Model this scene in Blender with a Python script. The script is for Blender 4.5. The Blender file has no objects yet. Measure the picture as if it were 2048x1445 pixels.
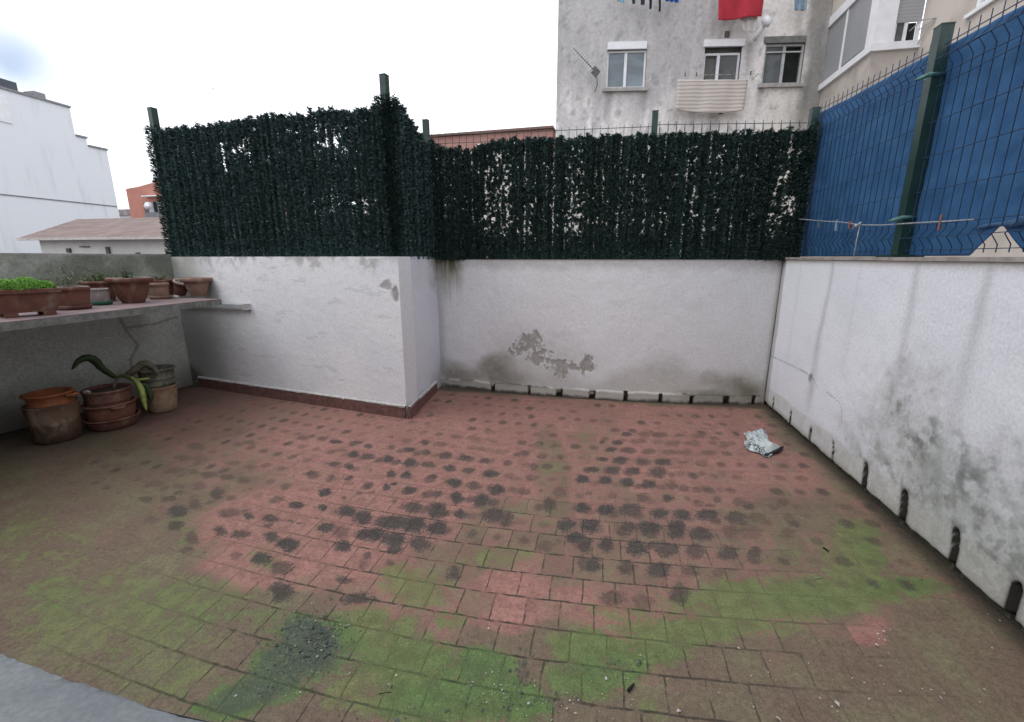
import bpy, math, random
import numpy as np
from mathutils import Vector
random.seed(7)
scene = bpy.context.scene
col = scene.collection
# ---------------------------------------------------------------- camera
EYE = 1.55
YAW = math.radians(11.2); PITCH = math.radians(13.25)
cam = bpy.data.cameras.new('camera'); camo = bpy.data.objects.new('camera', cam); col.objects.link(camo)
camo.location = (0, 0, EYE); camo.rotation_euler = (math.pi/2-PITCH, 0, YAW)
cam.sensor_width = 36; cam.lens = 36*878/2048; cam.clip_start = .02; cam.clip_end = 2000
scene.camera = camo
# ---------------------------------------------------------------- sky and sun
SUN_EL = math.radians(52); SUN_AZ = math.radians(205)      # direction towards the sun, from +X anticlockwise
w = bpy.data.worlds.new('World'); scene.world = w; w.use_nodes = True
nt = w.node_tree; nt.nodes.clear()
N = nt.nodes.new; Lk = nt.links.new
sky = N('ShaderNodeTexSky'); sky.sky_type = 'NISHITA'; sky.sun_disc = False
sky.sun_elevation = SUN_EL; sky.sun_rotation = math.radians(90)-SUN_AZ
sky.air_density = 1; sky.dust_density = 3; sky.ozone_density = 1
tc = N('ShaderNodeTexCoord')
noi = N('ShaderNodeTexNoise'); noi.inputs['Scale'].default_value = 2.2; noi.inputs['Detail'].default_value = 6
Lk(tc.outputs['Generated'], noi.inputs['Vector'])
# a blue gap in the overcast, low in the sky
dst = N('ShaderNodeVectorMath'); dst.operation = 'DISTANCE'; dst.inputs[1].default_value = (-.807, .532, .257)
sc = N('ShaderNodeVectorMath'); sc.operation = 'MULTIPLY'; sc.inputs[1].default_value = (1, 1, 1)
Lk(tc.outputs['Generated'], dst.inputs[0])
ad = N('ShaderNodeMath'); ad.operation = 'MULTIPLY_ADD'; ad.inputs[1].default_value = .25
Lk(noi.outputs['Fac'], ad.inputs[0]); Lk(dst.outputs['Value'], ad.inputs[2])
mr = N('ShaderNodeMapRange'); mr.interpolation_type = 'SMOOTHSTEP'
mr.inputs['From Min'].default_value = .115; mr.inputs['From Max'].default_value = .20
mr.inputs['To Min'].default_value = .1; mr.inputs['To Max'].default_value = 1.0
Lk(ad.outputs[0], mr.inputs['Value'])
cl = N('ShaderNodeMix'); cl.data_type = 'RGBA'
cl.inputs['A'].default_value = (8.6, 8.9, 9.6, 1); cl.inputs['B'].default_value = (10.0, 10.2, 10.8, 1)
Lk(noi.outputs['Fac'], cl.inputs['Factor'])
mx = N('ShaderNodeMix'); mx.data_type = 'RGBA'
Lk(mr.outputs['Result'], mx.inputs['Factor']); Lk(sky.outputs[0], mx.inputs['A']); Lk(cl.outputs['Result'], mx.inputs['B'])
bg = N('ShaderNodeBackground'); bg.inputs['Strength'].default_value = .12
Lk(mx.outputs['Result'], bg.inputs['Color'])
wo = N('ShaderNodeOutputWorld'); Lk(bg.outputs[0], wo.inputs['Surface'])
sun = bpy.data.lights.new('sun', 'SUN'); suno = bpy.data.objects.new('sun', sun); col.objects.link(suno)
sun.energy = .6; sun.angle = math.radians(30); sun.color = (1, .96, .9)
sd = Vector((math.cos(SUN_EL)*math.cos(SUN_AZ), math.cos(SUN_EL)*math.sin(SUN_AZ), math.sin(SUN_EL)))
suno.rotation_euler = sd.to_track_quat('Z', 'Y').to_euler()
scene.view_settings.view_transform = 'Standard'; scene.view_settings.look = 'None'
scene.view_settings.gamma = 1; scene.view_settings.exposure = 0.45
scene.render.engine = 'CYCLES'; scene.cycles.max_bounces = 6
try: scene.cycles.use_denoising = True
except Exception: pass
# ---------------------------------------------------------------- helpers
def s2l(r, g, b):
    f = lambda c: (c/255/12.92) if c/255 <= .04045 else ((c/255+.055)/1.055)**2.4
    return (f(r), f(g), f(b))
def tag(o, label=None, cat=None, group=None, kind=None):
    if label: o['label'] = label
    if cat: o['category'] = cat
    if group: o['group'] = group
    if kind: o['kind'] = kind
    return o
def empty(name, loc=(0, 0, 0), rz=0):
    o = bpy.data.objects.new(name, None); col.objects.link(o); o.location = loc; o.rotation_euler = (0, 0, rz); o.empty_display_size = .1
    return o
def link(name, me, mat, parent=None):
    o = bpy.data.objects.new(name, me); col.objects.link(o)
    if mat: me.materials.append(mat)
    if parent: o.parent = parent
    return o
class MB:
    def __init__(s): s.v = []; s.f = []; s.sm = []
    def add(s, vs, fs, smooth=False):
        n = len(s.v); s.v += [tuple(map(float, v)) for v in vs]; s.f += [tuple(n+i for i in f) for f in fs]; s.sm += [smooth]*len(fs); return s
    def box(s, lo, hi, bev=0):
        x0, y0, z0 = lo; x1, y1, z1 = hi
        return s.add([(x0,y0,z0),(x1,y0,z0),(x1,y1,z0),(x0,y1,z0),(x0,y0,z1),(x1,y0,z1),(x1,y1,z1),(x0,y1,z1)],
                     [(0,3,2,1),(4,5,6,7),(0,1,5,4),(1,2,6,5),(2,3,7,6),(3,0,4,7)])
    def obox(s, c, ux, uy, uz, hx, hy, hz):
        c = np.array(c, float); ux, uy, uz = (np.array(t, float) for t in (ux, uy, uz)); vs = []
        for k in (-1, 1):
            for i, j in ((-1,-1),(1,-1),(1,1),(-1,1)): vs.append(c+ux*i*hx+uy*j*hy+uz*k*hz)
        return s.add(vs, [(0,3,2,1),(4,5,6,7),(0,1,5,4),(1,2,6,5),(2,3,7,6),(3,0,4,7)])
    def tube(s, pts, r, n=6, caps=True):
        pts = [Vector(p) for p in pts]; rs = r if hasattr(r, '__len__') else [r]*len(pts); vs = []
        a = None
        for i, p in enumerate(pts):
            t = (pts[min(i+1, len(pts)-1)]-pts[max(i-1, 0)]).normalized()
            if a is None: a = t.orthogonal().normalized()
            a = (a-t*a.dot(t)).normalized(); b = t.cross(a)
            for k in range(n):
                th = 2*math.pi*k/n; vs.append(p+(a*math.cos(th)+b*math.sin(th))*rs[i])
        fs = [(i*n+k, i*n+(k+1) % n, (i+1)*n+(k+1) % n, (i+1)*n+k) for i in range(len(pts)-1) for k in range(n)]
        if caps: fs += [tuple(range(n))[::-1], tuple((len(pts)-1)*n+k for k in range(n))]
        return s.add(vs, fs, True)
    def lathe(s, prof, c=(0, 0, 0), n=40, wob=0, sq=0):
        vs = []; ph = random.random()*6
        for (r, z) in prof:
            for k in range(n):
                th = 2*math.pi*k/n; rr = r*(1+wob*math.sin(3*th+ph+z*9)+wob*.6*math.sin(7*th+ph*2-z*14))
                if sq: rr *= 1/ (abs(math.cos(th))**sq+abs(math.sin(th))**sq)**(1/sq)
                vs.append((c[0]+rr*math.cos(th), c[1]+rr*math.sin(th), c[2]+z))
        fs = [(i*n+k, i*n+(k+1) % n, (i+1)*n+(k+1) % n, (i+1)*n+k) for i in range(len(prof)-1) for k in range(n)]
        fs.append(tuple((len(prof)-1)*n+k for k in range(n))); fs.append(tuple(range(n))[::-1])
        return s.add(vs, fs, True)
    def build(s, name, mat, parent=None):
        me = bpy.data.meshes.new(name); me.from_pydata(s.v, [], s.f); me.update()
        if any(s.sm): me.polygons.foreach_set('use_smooth', s.sm)
        return link(name, me, mat, parent)
def quads(name, V, mat, parent=None, attr=None, tri=False):
    """V: (n,4,3) array of free quads"""
    k = V.shape[1]; n = V.shape[0]
    me = bpy.data.meshes.new(name); me.vertices.add(n*k); me.vertices.foreach_set('co', V.reshape(-1).astype(np.float32))
    me.loops.add(n*k); me.loops.foreach_set('vertex_index', np.arange(n*k, dtype=np.int32))
    me.polygons.add(n); me.polygons.foreach_set('loop_start', np.arange(0, n*k, k, dtype=np.int32))
    me.polygons.foreach_set('loop_total', np.full(n, k, dtype=np.int32)); me.update(calc_edges=True)
    if attr is not None:
        a = me.color_attributes.new('Col', 'FLOAT_COLOR', 'POINT'); c = np.ones((n, k, 4), np.float32); c[:, :, :3] = attr[:, None, :]
        a.data.foreach_set('color', c.reshape(-1))
    return link(name, me, mat, parent)
def hsh(ix, iy, s):
    h = (ix.astype(np.int64)*374761393+iy.astype(np.int64)*668265263+s*974634777) & 0xffffffff
    h = ((h ^ (h >> 13))*1274126177) & 0xffffffff; h = h ^ (h >> 16)
    return (h & 0xffffff)/float(0xffffff)
def vn(x, y, s=0):
    ix = np.floor(x); iy = np.floor(y); fx = x-ix; fy = y-iy; fx = fx*fx*(3-2*fx); fy = fy*fy*(3-2*fy)
    a = hsh(ix, iy, s); b = hsh(ix+1, iy, s); c = hsh(ix, iy+1, s); d = hsh(ix+1, iy+1, s)
    return (a*(1-fx)+b*fx)*(1-fy)+(c*(1-fx)+d*fx)*fy
def fbm(x, y, s=0, o=4):
    t = 0; a = .5; n = 0
    for i in range(o): t = t+a*vn(x*2**i+17*i, y*2**i-31*i, s+i); n += a; a *= .55
    return t/n
def ss(a, b, x):
    t = np.clip((x-a)/(b-a), 0, 1); return t*t*(3-2*t)
def mixc(C, c, f):
    f = np.clip(f, 0, 1)[..., None]; return C*(1-f)+np.array(c, float)*f
def pline(U, W, pts):
    d = np.full(U.shape, 9.)
    for (a, b), (c, e) in zip(pts[:-1], pts[1:]):
        L = (c-a)**2+(e-b)**2; t = np.clip(((U-a)*(c-a)+(W-b)*(e-b))/L, 0, 1)
        d = np.minimum(d, np.hypot(U-a-t*(c-a), W-b-t*(e-b)))
    return d
def gridmesh(name, P, mat, attrs, uv=None, extra=None, parent=None):
    """P (m,n,3) grid of points; attrs {name:(m,n,k)}; extra = ([verts],[faces]) plain boxes joined in, painted with the mean colour"""
    m, n = P.shape[:2]; V = P.reshape(-1, 3); i = np.arange((m-1)*(n-1)); r = i//(n-1); c = i % (n-1); a = r*n+c
    F = np.stack([a, a+1, a+n+1, a+n], 1).astype(np.int32)
    ev, ef = extra if extra else ([], [])
    nb = len(V); Vt = np.vstack([V]+([np.array(ev, float)] if ev else []))
    loops = F.reshape(-1).tolist(); starts = list(range(0, 4*len(F), 4)); tot = [4]*len(F)
    for f in ef: starts.append(len(loops)); tot.append(len(f)); loops += [nb+k for k in f]
    me = bpy.data.meshes.new(name); me.vertices.add(len(Vt)); me.vertices.foreach_set('co', Vt.reshape(-1).astype(np.float32))
    me.loops.add(len(loops)); me.loops.foreach_set('vertex_index', np.array(loops, np.int32))
    me.polygons.add(len(tot)); me.polygons.foreach_set('loop_start', np.array(starts, np.int32)); me.polygons.foreach_set('loop_total', np.array(tot, np.int32))
    me.update(calc_edges=True)
    sm = np.zeros(len(tot), bool); sm[:len(F)] = True; me.polygons.foreach_set('use_smooth', sm)
    for nm, A in attrs.items():
        at = me.color_attributes.new(nm, 'FLOAT_COLOR', 'POINT'); buf = np.ones((len(Vt), 4), np.float32)
        buf[:nb, :A.shape[2]] = A.reshape(-1, A.shape[2])
        if len(ev): buf[nb:, :A.shape[2]] = A.reshape(-1, A.shape[2])[np.random.RandomState(1).randint(0, nb, 50)].mean(0)
        at.data.foreach_set('color', buf.reshape(-1))
    if uv is not None:
        l = me.uv_layers.new(name='UVMap'); U = np.zeros((len(Vt), 2), np.float32); U[:nb] = uv.reshape(-1, 2)
        l.data.foreach_set('uv', U[np.array(loops)].reshape(-1))
    return link(name, me, mat, parent)
# materials
class MT:
    def __init__(s, name, rough=.8, metal=0, spec=.3):
        s.m = bpy.data.materials.new(name); s.m.use_nodes = True; s.t = s.m.node_tree; s.p = s.t.nodes['Principled BSDF']
        s.p.inputs['Roughness'].default_value = rough; s.p.inputs['Metallic'].default_value = metal
        s.p.inputs['Specular IOR Level'].default_value = spec
    def n(s, t, **k):
        q = s.t.nodes.new(t)
        for a, b in k.items(): setattr(q, a, b)
        return q
    def l(s, a, b): s.t.links.new(a, b)
    def val(s, inp, v):
        if isinstance(v, (int, float)): inp.default_value = v
        elif isinstance(v, tuple): inp.default_value = (*v, 1) if len(v) == 3 and inp.type == 'RGBA' else v
        else: s.l(v, inp)
    def math(s, op, a, b=0, c=0):
        q = s.n('ShaderNodeMath', operation=op)
        for i, v in enumerate((a, b, c)): s.val(q.inputs[i], v)
        return q.outputs[0]
    def step(s, v, a, b, lo=0., hi=1.):
        q = s.n('ShaderNodeMapRange', interpolation_type='SMOOTHSTEP'); s.val(q.inputs['Value'], v)
        for k, x in (('From Min', a), ('From Max', b), ('To Min', lo), ('To Max', hi)): s.val(q.inputs[k], x)
        return q.outputs['Result']
    def mix(s, f, a, b, mode='MIX'):
        q = s.n('ShaderNodeMix', data_type='RGBA', blend_type=mode)
        s.val(q.inputs['Factor'], f); s.val(q.inputs['A'], a); s.val(q.inputs['B'], b); return q.outputs['Result']
    def noise(s, scale, detail=4, co='Object', dist=0, stretch=None, rough=.55):
        tc = s.n('ShaderNodeTexCoord'); o = tc.outputs[co]
        if stretch:
            mp = s.n('ShaderNodeMapping'); mp.inputs['Scale'].default_value = stretch; s.l(o, mp.inputs['Vector']); o = mp.outputs[0]
        q = s.n('ShaderNodeTexNoise'); q.inputs['Scale'].default_value = scale; q.inputs['Detail'].default_value = detail
        q.inputs['Distortion'].default_value = dist; q.inputs['Roughness'].default_value = rough; s.l(o, q.inputs['Vector']); return q.outputs['Fac']
    def attr(s, name): return s.n('ShaderNodeAttribute', attribute_name=name)
    def base(s, c): s.val(s.p.inputs['Base Color'], c); return s
    def bump(s, h, st=.3, d=.01):
        b = s.n('ShaderNodeBump'); b.inputs['Strength'].default_value = st; b.inputs['Distance'].default_value = d
        s.val(b.inputs['Height'], h); s.l(b.outputs[0], s.p.inputs['Normal']); return s
def simple(name, c, c2=None, scale=20, rough=.7, metal=0, bump=.15, spec=.3, stretch=None, bd=.004):
    m = MT(name, rough, metal, spec); f = m.noise(scale, 5, stretch=stretch)
    c2 = c2 or tuple(x*.7 for x in c); m.base(m.mix(m.step(f, .35, .65), c, c2)); m.bump(m.noise(scale*2.5, 4), bump, bd); return m.m
def painted(name, rough=.85, fine=60, amp=.12, bump=.35, bd=.004, spec=.2):
    """colour comes from the wall's own stain and shade map; fine grain added here"""
    m = MT(name, rough, spec=spec); a = m.attr('Col'); f = m.noise(fine, 6)
    g = m.step(f, .25, .75, 1-amp, 1+amp*.6); q = m.n('ShaderNodeVectorMath', operation='SCALE'); m.l(a.outputs['Color'], q.inputs[0]); m.l(g, q.inputs['Scale'])
    m.base(q.outputs[0]); h = m.math('ADD', m.math('MULTIPLY', f, .6), m.noise(fine*.3, 3)); m.bump(h, bump, bd); return m.m
# pixel-direction helpers used to read positions off the survey photograph onto real planes
_f = np.array([-math.sin(YAW)*math.cos(PITCH), math.cos(YAW)*math.cos(PITCH), -math.sin(PITCH)])
_r = np.array([math.cos(YAW), math.sin(YAW), 0.]); _u = np.cross(_r, _f); _C = np.array([0, 0, EYE])
def ray(px, py): return _f+_r*(px-1024)/878-_u*(py-722.5)/878
def atz(px, py, z=0): d = ray(px, py); return _C+d*((z-EYE)/d[2])
def aty(px, py, y): d = ray(px, py); return _C+d*(y/d[1])
def atx(px, py, x): d = ray(px, py); return _C+d*(x/d[0])
def atpl(px, py, P, ang):
    a = math.radians(ang); n = np.array([-math.sin(a), math.cos(a), 0]); d = ray(px, py)
    return _C+d*(((np.array([P[0], P[1], 0])-_C)@n)/(d@n))
SPOTS=[(.298,3.835,.05,.01,.003,.053,.8),(.453,3.866,.061,.012,.007,.075,.5),(.584,3.877,.077,.015,.008,.066,.6),(.76,3.906,.05,.01,.009,.054,.5),(.921,3.921,.082,.016,.012,.06,.5),(.077,3.617,.03,.006,.0,.043,.8),(.204,3.628,.042,.008,.002,.054,.8),(.359,3.686,.053,.011,.004,.055,.5),(.544,3.715,.048,.009,.006,.055,.4),(.678,3.714,.063,.013,.01,.069,.5),(.844,3.734,.074,.015,.011,.061,.5),(1.045,3.869,.048,.01,.013,.058,.4),(1.099,3.758,.042,.008,.017,.069,.5),(.148,3.46,.051,.01,.001,.045,.85),(.289,3.484,.061,.012,.004,.062,.7),(.444,3.49,.055,.011,.005,.055,.6),(.618,3.512,.065,.013,.009,.062,.5),(.744,3.537,.06,.012,.011,.063,.5),(.927,3.561,.07,.014,.014,.063,.5),(.076,3.272,.048,.01,.0,.04,.85),(.221,3.278,.063,.012,.003,.067,.8),(.382,3.288,.057,.011,.006,.067,.7),(.54,3.319,.072,.014,.009,.068,.8),(.686,3.337,.048,.009,.005,.032,.5),(.839,3.368,.038,.008,.008,.041,.4),(.012,3.082,.046,.009,-.001,.051,.8),(.159,3.101,.06,.012,.002,.071,.8),(.309,3.12,.055,.011,.004,.065,.8),(.481,3.134,.064,.013,.011,.092,.75),(.634,3.155,.041,.008,.008,.051,.4),(.79,3.172,.027,.005,.009,.045,.4),(.942,3.196,.036,.007,.013,.051,.3),(1.151,3.376,.038,.007,.012,.04,.3),(-.061,2.921,.048,.01,-.002,.056,.95),(.098,2.943,.051,.01,.0,.059,.95),(.245,2.936,.05,.01,.004,.073,.9),(.399,2.939,.052,.01,.007,.069,.85),(.556,2.953,.043,.008,.009,.064,.6),(.717,2.932,.046,.009,.01,.05,.5),(.871,2.971,.03,.006,.009,.036,.35),(-.446,2.668,.05,.01,-.008,.049,.6),(-.327,2.705,.021,.004,-.003,.023,.5),(-.02,2.731,.025,.005,-.001,.025,.5),(.141,2.735,.037,.007,.001,.041,.5),(.344,2.743,.053,.01,.005,.056,.6),(.501,2.77,.041,.008,.007,.052,.8),(.63,2.808,.029,.006,.005,.03,.5),(.692,2.765,.024,.005,.006,.032,.6),(.751,2.739,.036,.007,.007,.031,.5),(.817,2.814,.028,.006,.012,.049,.6),(.953,2.81,.048,.009,.016,.057,.5),(-.046,2.549,.051,.01,-.002,.055,.9),(.095,2.551,.058,.012,.001,.065,.95),(.253,2.582,.074,.015,.005,.08,.75),(.426,2.574,.057,.011,.008,.064,.85),(.561,2.586,.049,.01,.011,.064,.9),(.713,2.617,.08,.016,.012,.058,.85),(.88,2.622,.068,.013,.018,.065,.7),(1.0,2.646,.06,.012,.02,.065,.5),(-.129,2.337,.058,.012,-.005,.069,.85),(.009,2.364,.062,.012,-.002,.076,1.0),(.22,2.387,.062,.012,.003,.064,.75),(.349,2.406,.069,.014,.008,.077,.9),(.504,2.431,.058,.011,.015,.097,.9),(.634,2.407,.06,.012,.014,.069,.8),(.811,2.467,.054,.011,.02,.078,.5),(.928,2.478,.057,.011,.023,.078,.4),(-.065,2.233,.052,.01,-.003,.058,.9),(-.014,2.175,.034,.007,-.002,.066,.8),(.099,2.203,.044,.009,.001,.067,.8),(.257,2.207,.061,.012,.005,.066,.95),(.354,2.248,.034,.007,.005,.045,.7),(.424,2.229,.067,.013,.008,.056,.75),(.575,2.243,.05,.01,.012,.061,.7),(.735,2.248,.059,.012,.017,.066,.75),(.886,2.288,.036,.007,.017,.056,.7),(-.237,2.12,.041,.008,-.007,.054,.5),(.024,2.016,.048,.009,-.001,.058,.8),(.201,2.032,.047,.009,.003,.058,.7),(.362,2.045,.063,.012,.007,.058,.8),(.517,2.067,.047,.009,.011,.058,.6),(.65,2.079,.028,.006,.008,.034,.4),(-.028,2.026,.019,.004,-.003,.078,.6),(.435,1.894,.047,.009,.012,.076,.7),(.12,1.807,.057,.011,.001,.048,.6),(.256,1.811,.051,.01,.005,.055,.5),(-.589,3.237,.035,.007,-.009,.05,.6),(-.39,3.23,.054,.011,-.006,.05,.6),(-.251,3.246,.034,.007,-.004,.045,.6),(-.432,3.035,.033,.006,-.009,.061,.6),(-.4,2.882,.027,.005,-.004,.028,.5),(-.525,2.839,.044,.009,-.007,.036,.4),(-.485,3.431,.052,.01,-.007,.045,.4),(-.317,3.452,.041,.008,-.005,.046,.5),(-.257,2.54,.04,.008,-.01,.088,.7),(-.207,2.707,.05,.01,-.007,.082,.5),(-2.51,3.193,.06,.012,-.036,.049,.5),(-2.339,3.213,.049,.01,-.037,.054,.6),(-2.178,3.17,.053,.01,-.027,.043,.8),(-2.002,3.192,.053,.01,-.017,.029,.7),(-1.86,3.146,.036,.007,-.028,.051,.75),(-2.039,3.023,.061,.012,-.025,.039,.5),(-1.901,2.973,.045,.009,-.035,.059,.9),(-1.766,2.957,.059,.012,-.029,.052,.75),(-1.579,2.949,.041,.008,-.033,.066,.95),(-1.75,3.352,.033,.006,-.015,.031,.5),(-1.591,3.314,.048,.01,-.023,.05,.5),(-1.42,3.304,.042,.008,-.022,.054,.75),(-1.267,3.29,.052,.01,-.018,.049,.5),(-1.654,3.156,.033,.007,-.023,.046,.6),(-1.5,3.149,.056,.011,-.02,.046,.85),(-1.339,3.12,.045,.009,-.02,.049,.7),(-1.156,3.101,.054,.011,-.022,.061,.75),(-.999,3.086,.049,.01,-.019,.06,.75),(-.91,3.271,.046,.009,-.012,.043,.5),(-.829,3.064,.053,.01,-.014,.053,.7),(-1.382,2.921,.057,.011,-.031,.07,.95),(-1.237,2.918,.057,.011,-.02,.049,.7),(-1.06,2.9,.051,.01,-.019,.054,.85),(-.903,2.886,.046,.009,-.016,.053,.75),(-.726,2.872,.059,.012,-.014,.056,.85),(-1.195,3.476,.049,.01,-.018,.053,.5),(-1.018,3.46,.065,.013,-.017,.058,.4),(-.858,3.451,.043,.008,-.011,.047,.4),(-.938,3.635,.056,.011,-.013,.051,.4),(-1.525,3.504,.045,.009,-.014,.033,.4),(-.734,3.244,.06,.012,-.011,.051,.4),(-1.955,2.786,.057,.011,-.025,.038,.7),(-1.811,2.776,.036,.007,-.032,.053,.85),(-1.625,2.758,.014,.003,-.012,.022,.6),(-2.021,2.619,.05,.01,-.03,.043,.7),(-1.853,2.604,.025,.005,-.027,.042,.7),(-1.721,2.617,.028,.006,-.02,.034,.8),(-1.446,2.733,.038,.008,-.025,.05,.85),(-1.325,2.737,.036,.007,-.031,.068,.85),(-1.129,2.732,.04,.008,-.017,.044,.75),(-.954,2.689,.056,.011,-.022,.064,.95),(-.803,2.675,.051,.01,-.017,.058,.7),(-.631,2.666,.055,.011,-.017,.074,.9),(-1.775,2.405,.046,.009,-.032,.047,.9),(-2.083,2.404,.03,.006,-.029,.038,.6),(-1.393,2.549,.03,.006,-.024,.048,.9),(-1.358,2.6,.026,.005,-.009,.02,.8),(-1.214,2.542,.04,.008,-.019,.044,.85),(-1.021,2.521,.05,.01,-.016,.043,.7),(-.868,2.511,.041,.008,-.024,.072,.95),(-.699,2.505,.06,.012,-.02,.074,.9),(-1.602,2.366,.023,.005,-.013,.021,.6),(-1.533,2.437,.023,.005,-.009,.015,.6),(-1.469,2.471,.029,.006,-.007,.012,.5),(-1.266,2.393,.032,.006,-.015,.031,.55),(-2.001,2.263,.036,.007,-.019,.024,.6),(-1.853,2.221,.043,.009,-.031,.042,.85),(-1.671,2.223,.035,.007,-.023,.034,.9),(-1.503,2.22,.066,.013,-.037,.061,1.0),(-1.367,2.177,.06,.012,-.042,.073,.9),(-1.156,2.166,.118,.023,-.035,.072,.9),(-1.02,2.167,.073,.014,-.036,.083,.95),(-1.104,2.342,.063,.012,-.026,.061,.8),(-.933,2.333,.066,.013,-.035,.093,.95),(-.875,2.157,.065,.013,-.026,.07,1.0),(-1.227,2.027,.092,.018,-.032,.059,.95),(-1.073,2.011,.069,.014,-.03,.063,1.0),(-1.034,1.93,.037,.007,-.017,.034,.9),(-.785,2.331,.042,.008,-.016,.05,.95),(-.581,2.347,.076,.015,-.019,.079,.8),(-.49,2.324,.045,.009,-.016,.077,.7),(-1.912,2.063,.045,.009,-.036,.044,.8),(-1.777,2.056,.019,.004,-.016,.021,.7),(-1.702,2.047,.021,.004,-.01,.014,.7),(-1.524,2.042,.051,.01,-.03,.045,.95),(-1.41,2.015,.06,.012,-.037,.059,.6),(-1.774,1.895,.045,.009,-.037,.045,.85),(-1.641,1.858,.065,.013,-.045,.058,1.0),(-1.332,1.903,.047,.009,-.027,.044,.9),(-.921,2.007,.055,.011,-.026,.062,.8),(-1.151,1.854,.02,.004,-.013,.023,.7),(-1.144,1.795,.026,.005,-.03,.053,.5),(-1.017,1.83,.022,.004,-.013,.027,.6),(-1.689,1.727,.045,.009,-.044,.052,.9),(-1.545,1.687,.057,.011,-.039,.05,.7),(-1.179,1.667,.036,.007,-.019,.031,.7),(-.66,1.815,.037,.007,-.017,.052,.7),(-1.43,1.541,.059,.012,-.051,.064,.8),(-1.042,1.569,.08,.016,-.02,.035,.8),(-1.873,1.985,.029,.006,-.018,.022,.6),(-3.298,2.861,.083,.016,-.067,.064,.5),(-3.186,2.642,.068,.013,-.051,.047,.5),(-3.04,2.659,.068,.013,-.058,.056,.4),(-3.05,2.465,.073,.015,-.055,.05,.5),(-2.895,2.466,.055,.011,-.043,.041,.5),(-2.753,2.455,.063,.012,-.046,.045,.6),(-2.588,2.449,.062,.012,-.038,.04,.6),(-2.444,2.44,.053,.01,-.042,.047,.6),(-2.718,2.646,.057,.011,-.034,.036,.5),(-2.547,2.616,.047,.009,-.039,.044,.5),(-2.891,3.008,.053,.01,-.044,.05,.5),(-2.667,2.297,.051,.01,-.045,.043,.5),(-3.007,2.274,.069,.014,-.051,.044,.4),(-2.819,2.276,.051,.01,-.044,.04,.4),(-2.471,2.243,.05,.01,-.067,.069,.7),(-2.335,2.213,.033,.006,-.025,.027,.5),(-2.873,2.091,.049,.01,-.046,.038,.6),(-2.727,2.12,.057,.011,-.036,.032,.6),(-2.542,2.014,.062,.012,-.064,.059,.8),(-2.497,2.096,.047,.009,-.065,.062,.6),(-2.215,2.065,.069,.014,-.045,.048,.6),(-2.066,2.059,.03,.006,-.036,.041,.8),(-2.422,1.889,.051,.01,-.047,.042,.7),(-2.611,1.904,.045,.009,-.038,.032,.4),(-2.113,1.894,.043,.009,-.045,.046,.75),(-1.968,1.892,.057,.011,-.032,.036,.75),(-2.213,1.808,.035,.007,-.061,.058,.6),(-2.155,1.707,.033,.007,-.029,.027,.6),(-1.853,1.715,.033,.006,-.024,.026,.5),(-2.037,1.718,.01,.002,-.009,.009,.8),(1.231,2.865,.048,.009,.018,.049,.5),(1.194,2.684,.038,.007,.016,.044,.4),(1.321,2.723,.03,.006,.015,.037,.3),(1.121,2.504,.042,.008,.024,.065,.4),(1.043,2.309,.04,.008,.016,.045,.3),(1.161,2.791,.031,.006,.016,.047,.4)]
DIRT=[(-3.002,2.057,1.355,.268,-1.425,1.12,.75,1.0),(-4.574,2.533,1.138,.225,-1.151,.716,1.0,1.0),(-3.344,3.219,1.134,.225,-.614,.643,.35,.8),(-2.026,1.094,1.394,.276,-.744,.515,.95,1.0),(-1.605,2.103,.775,.153,-.297,.435,.12,1.0),(-1.59,1.736,.465,.092,-.167,.21,.05,1.0),(-1.485,3.145,1.22,.241,-.385,.868,.05,1.0),(-.175,3.974,2.804,.555,-.071,1.258,.15,.9),(1.292,3.18,.563,.111,.258,.747,.3,.9),(1.233,2.613,.585,.116,.201,.515,.65,.9),(1.542,2.242,.64,.127,.341,.603,.7,.9),(1.038,1.489,.742,.147,.193,.369,.85,1.0),(1.599,1.86,.409,.081,.182,.265,.85,1.0),(.152,1.268,.447,.088,.005,.108,.9,1.0),(.603,1.546,.307,.061,.039,.141,.75,1.0),(1.191,1.818,.125,.025,.052,.102,.35,1.0),(-.215,1.341,.3,.059,-.021,.123,.9,1.0),(.008,2.225,.554,.11,-.008,.325,.45,.8),(-.634,1.926,.31,.061,-.059,.19,.6,.9),(-.417,1.801,.144,.029,-.021,.093,.0,1.0),(-.236,1.753,.139,.028,-.01,.069,.0,1.0),(-.062,1.771,.161,.032,-.005,.082,.0,1.0),(-.023,1.688,.088,.017,-.003,.072,.1,1.0),(-.331,1.627,.11,.022,-.017,.084,.2,1.0),(.273,1.854,.278,.055,.015,.165,.5,.9),(-.277,1.464,.323,.064,-.027,.142,.75,1.0),(-.521,2.265,.263,.052,-.067,.298,.6,.8),(-.298,2.941,.144,.028,-.145,1.294,.6,.8),(.68,2.071,.443,.088,.078,.311,.6,.8),(-.752,1.667,.117,.023,-.037,.091,.55,.9),(.452,2.141,.776,.154,.065,.425,.5,.6),(-.323,1.586,.173,.034,-.016,.081,.15,.9),(.014,3.884,.227,.045,-.016,1.19,.55,.6),(-1.881,2.103,.486,.096,-.231,.291,.15,.8),(-3.07,2.831,.528,.105,-.778,.79,.5,.7)]
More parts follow.
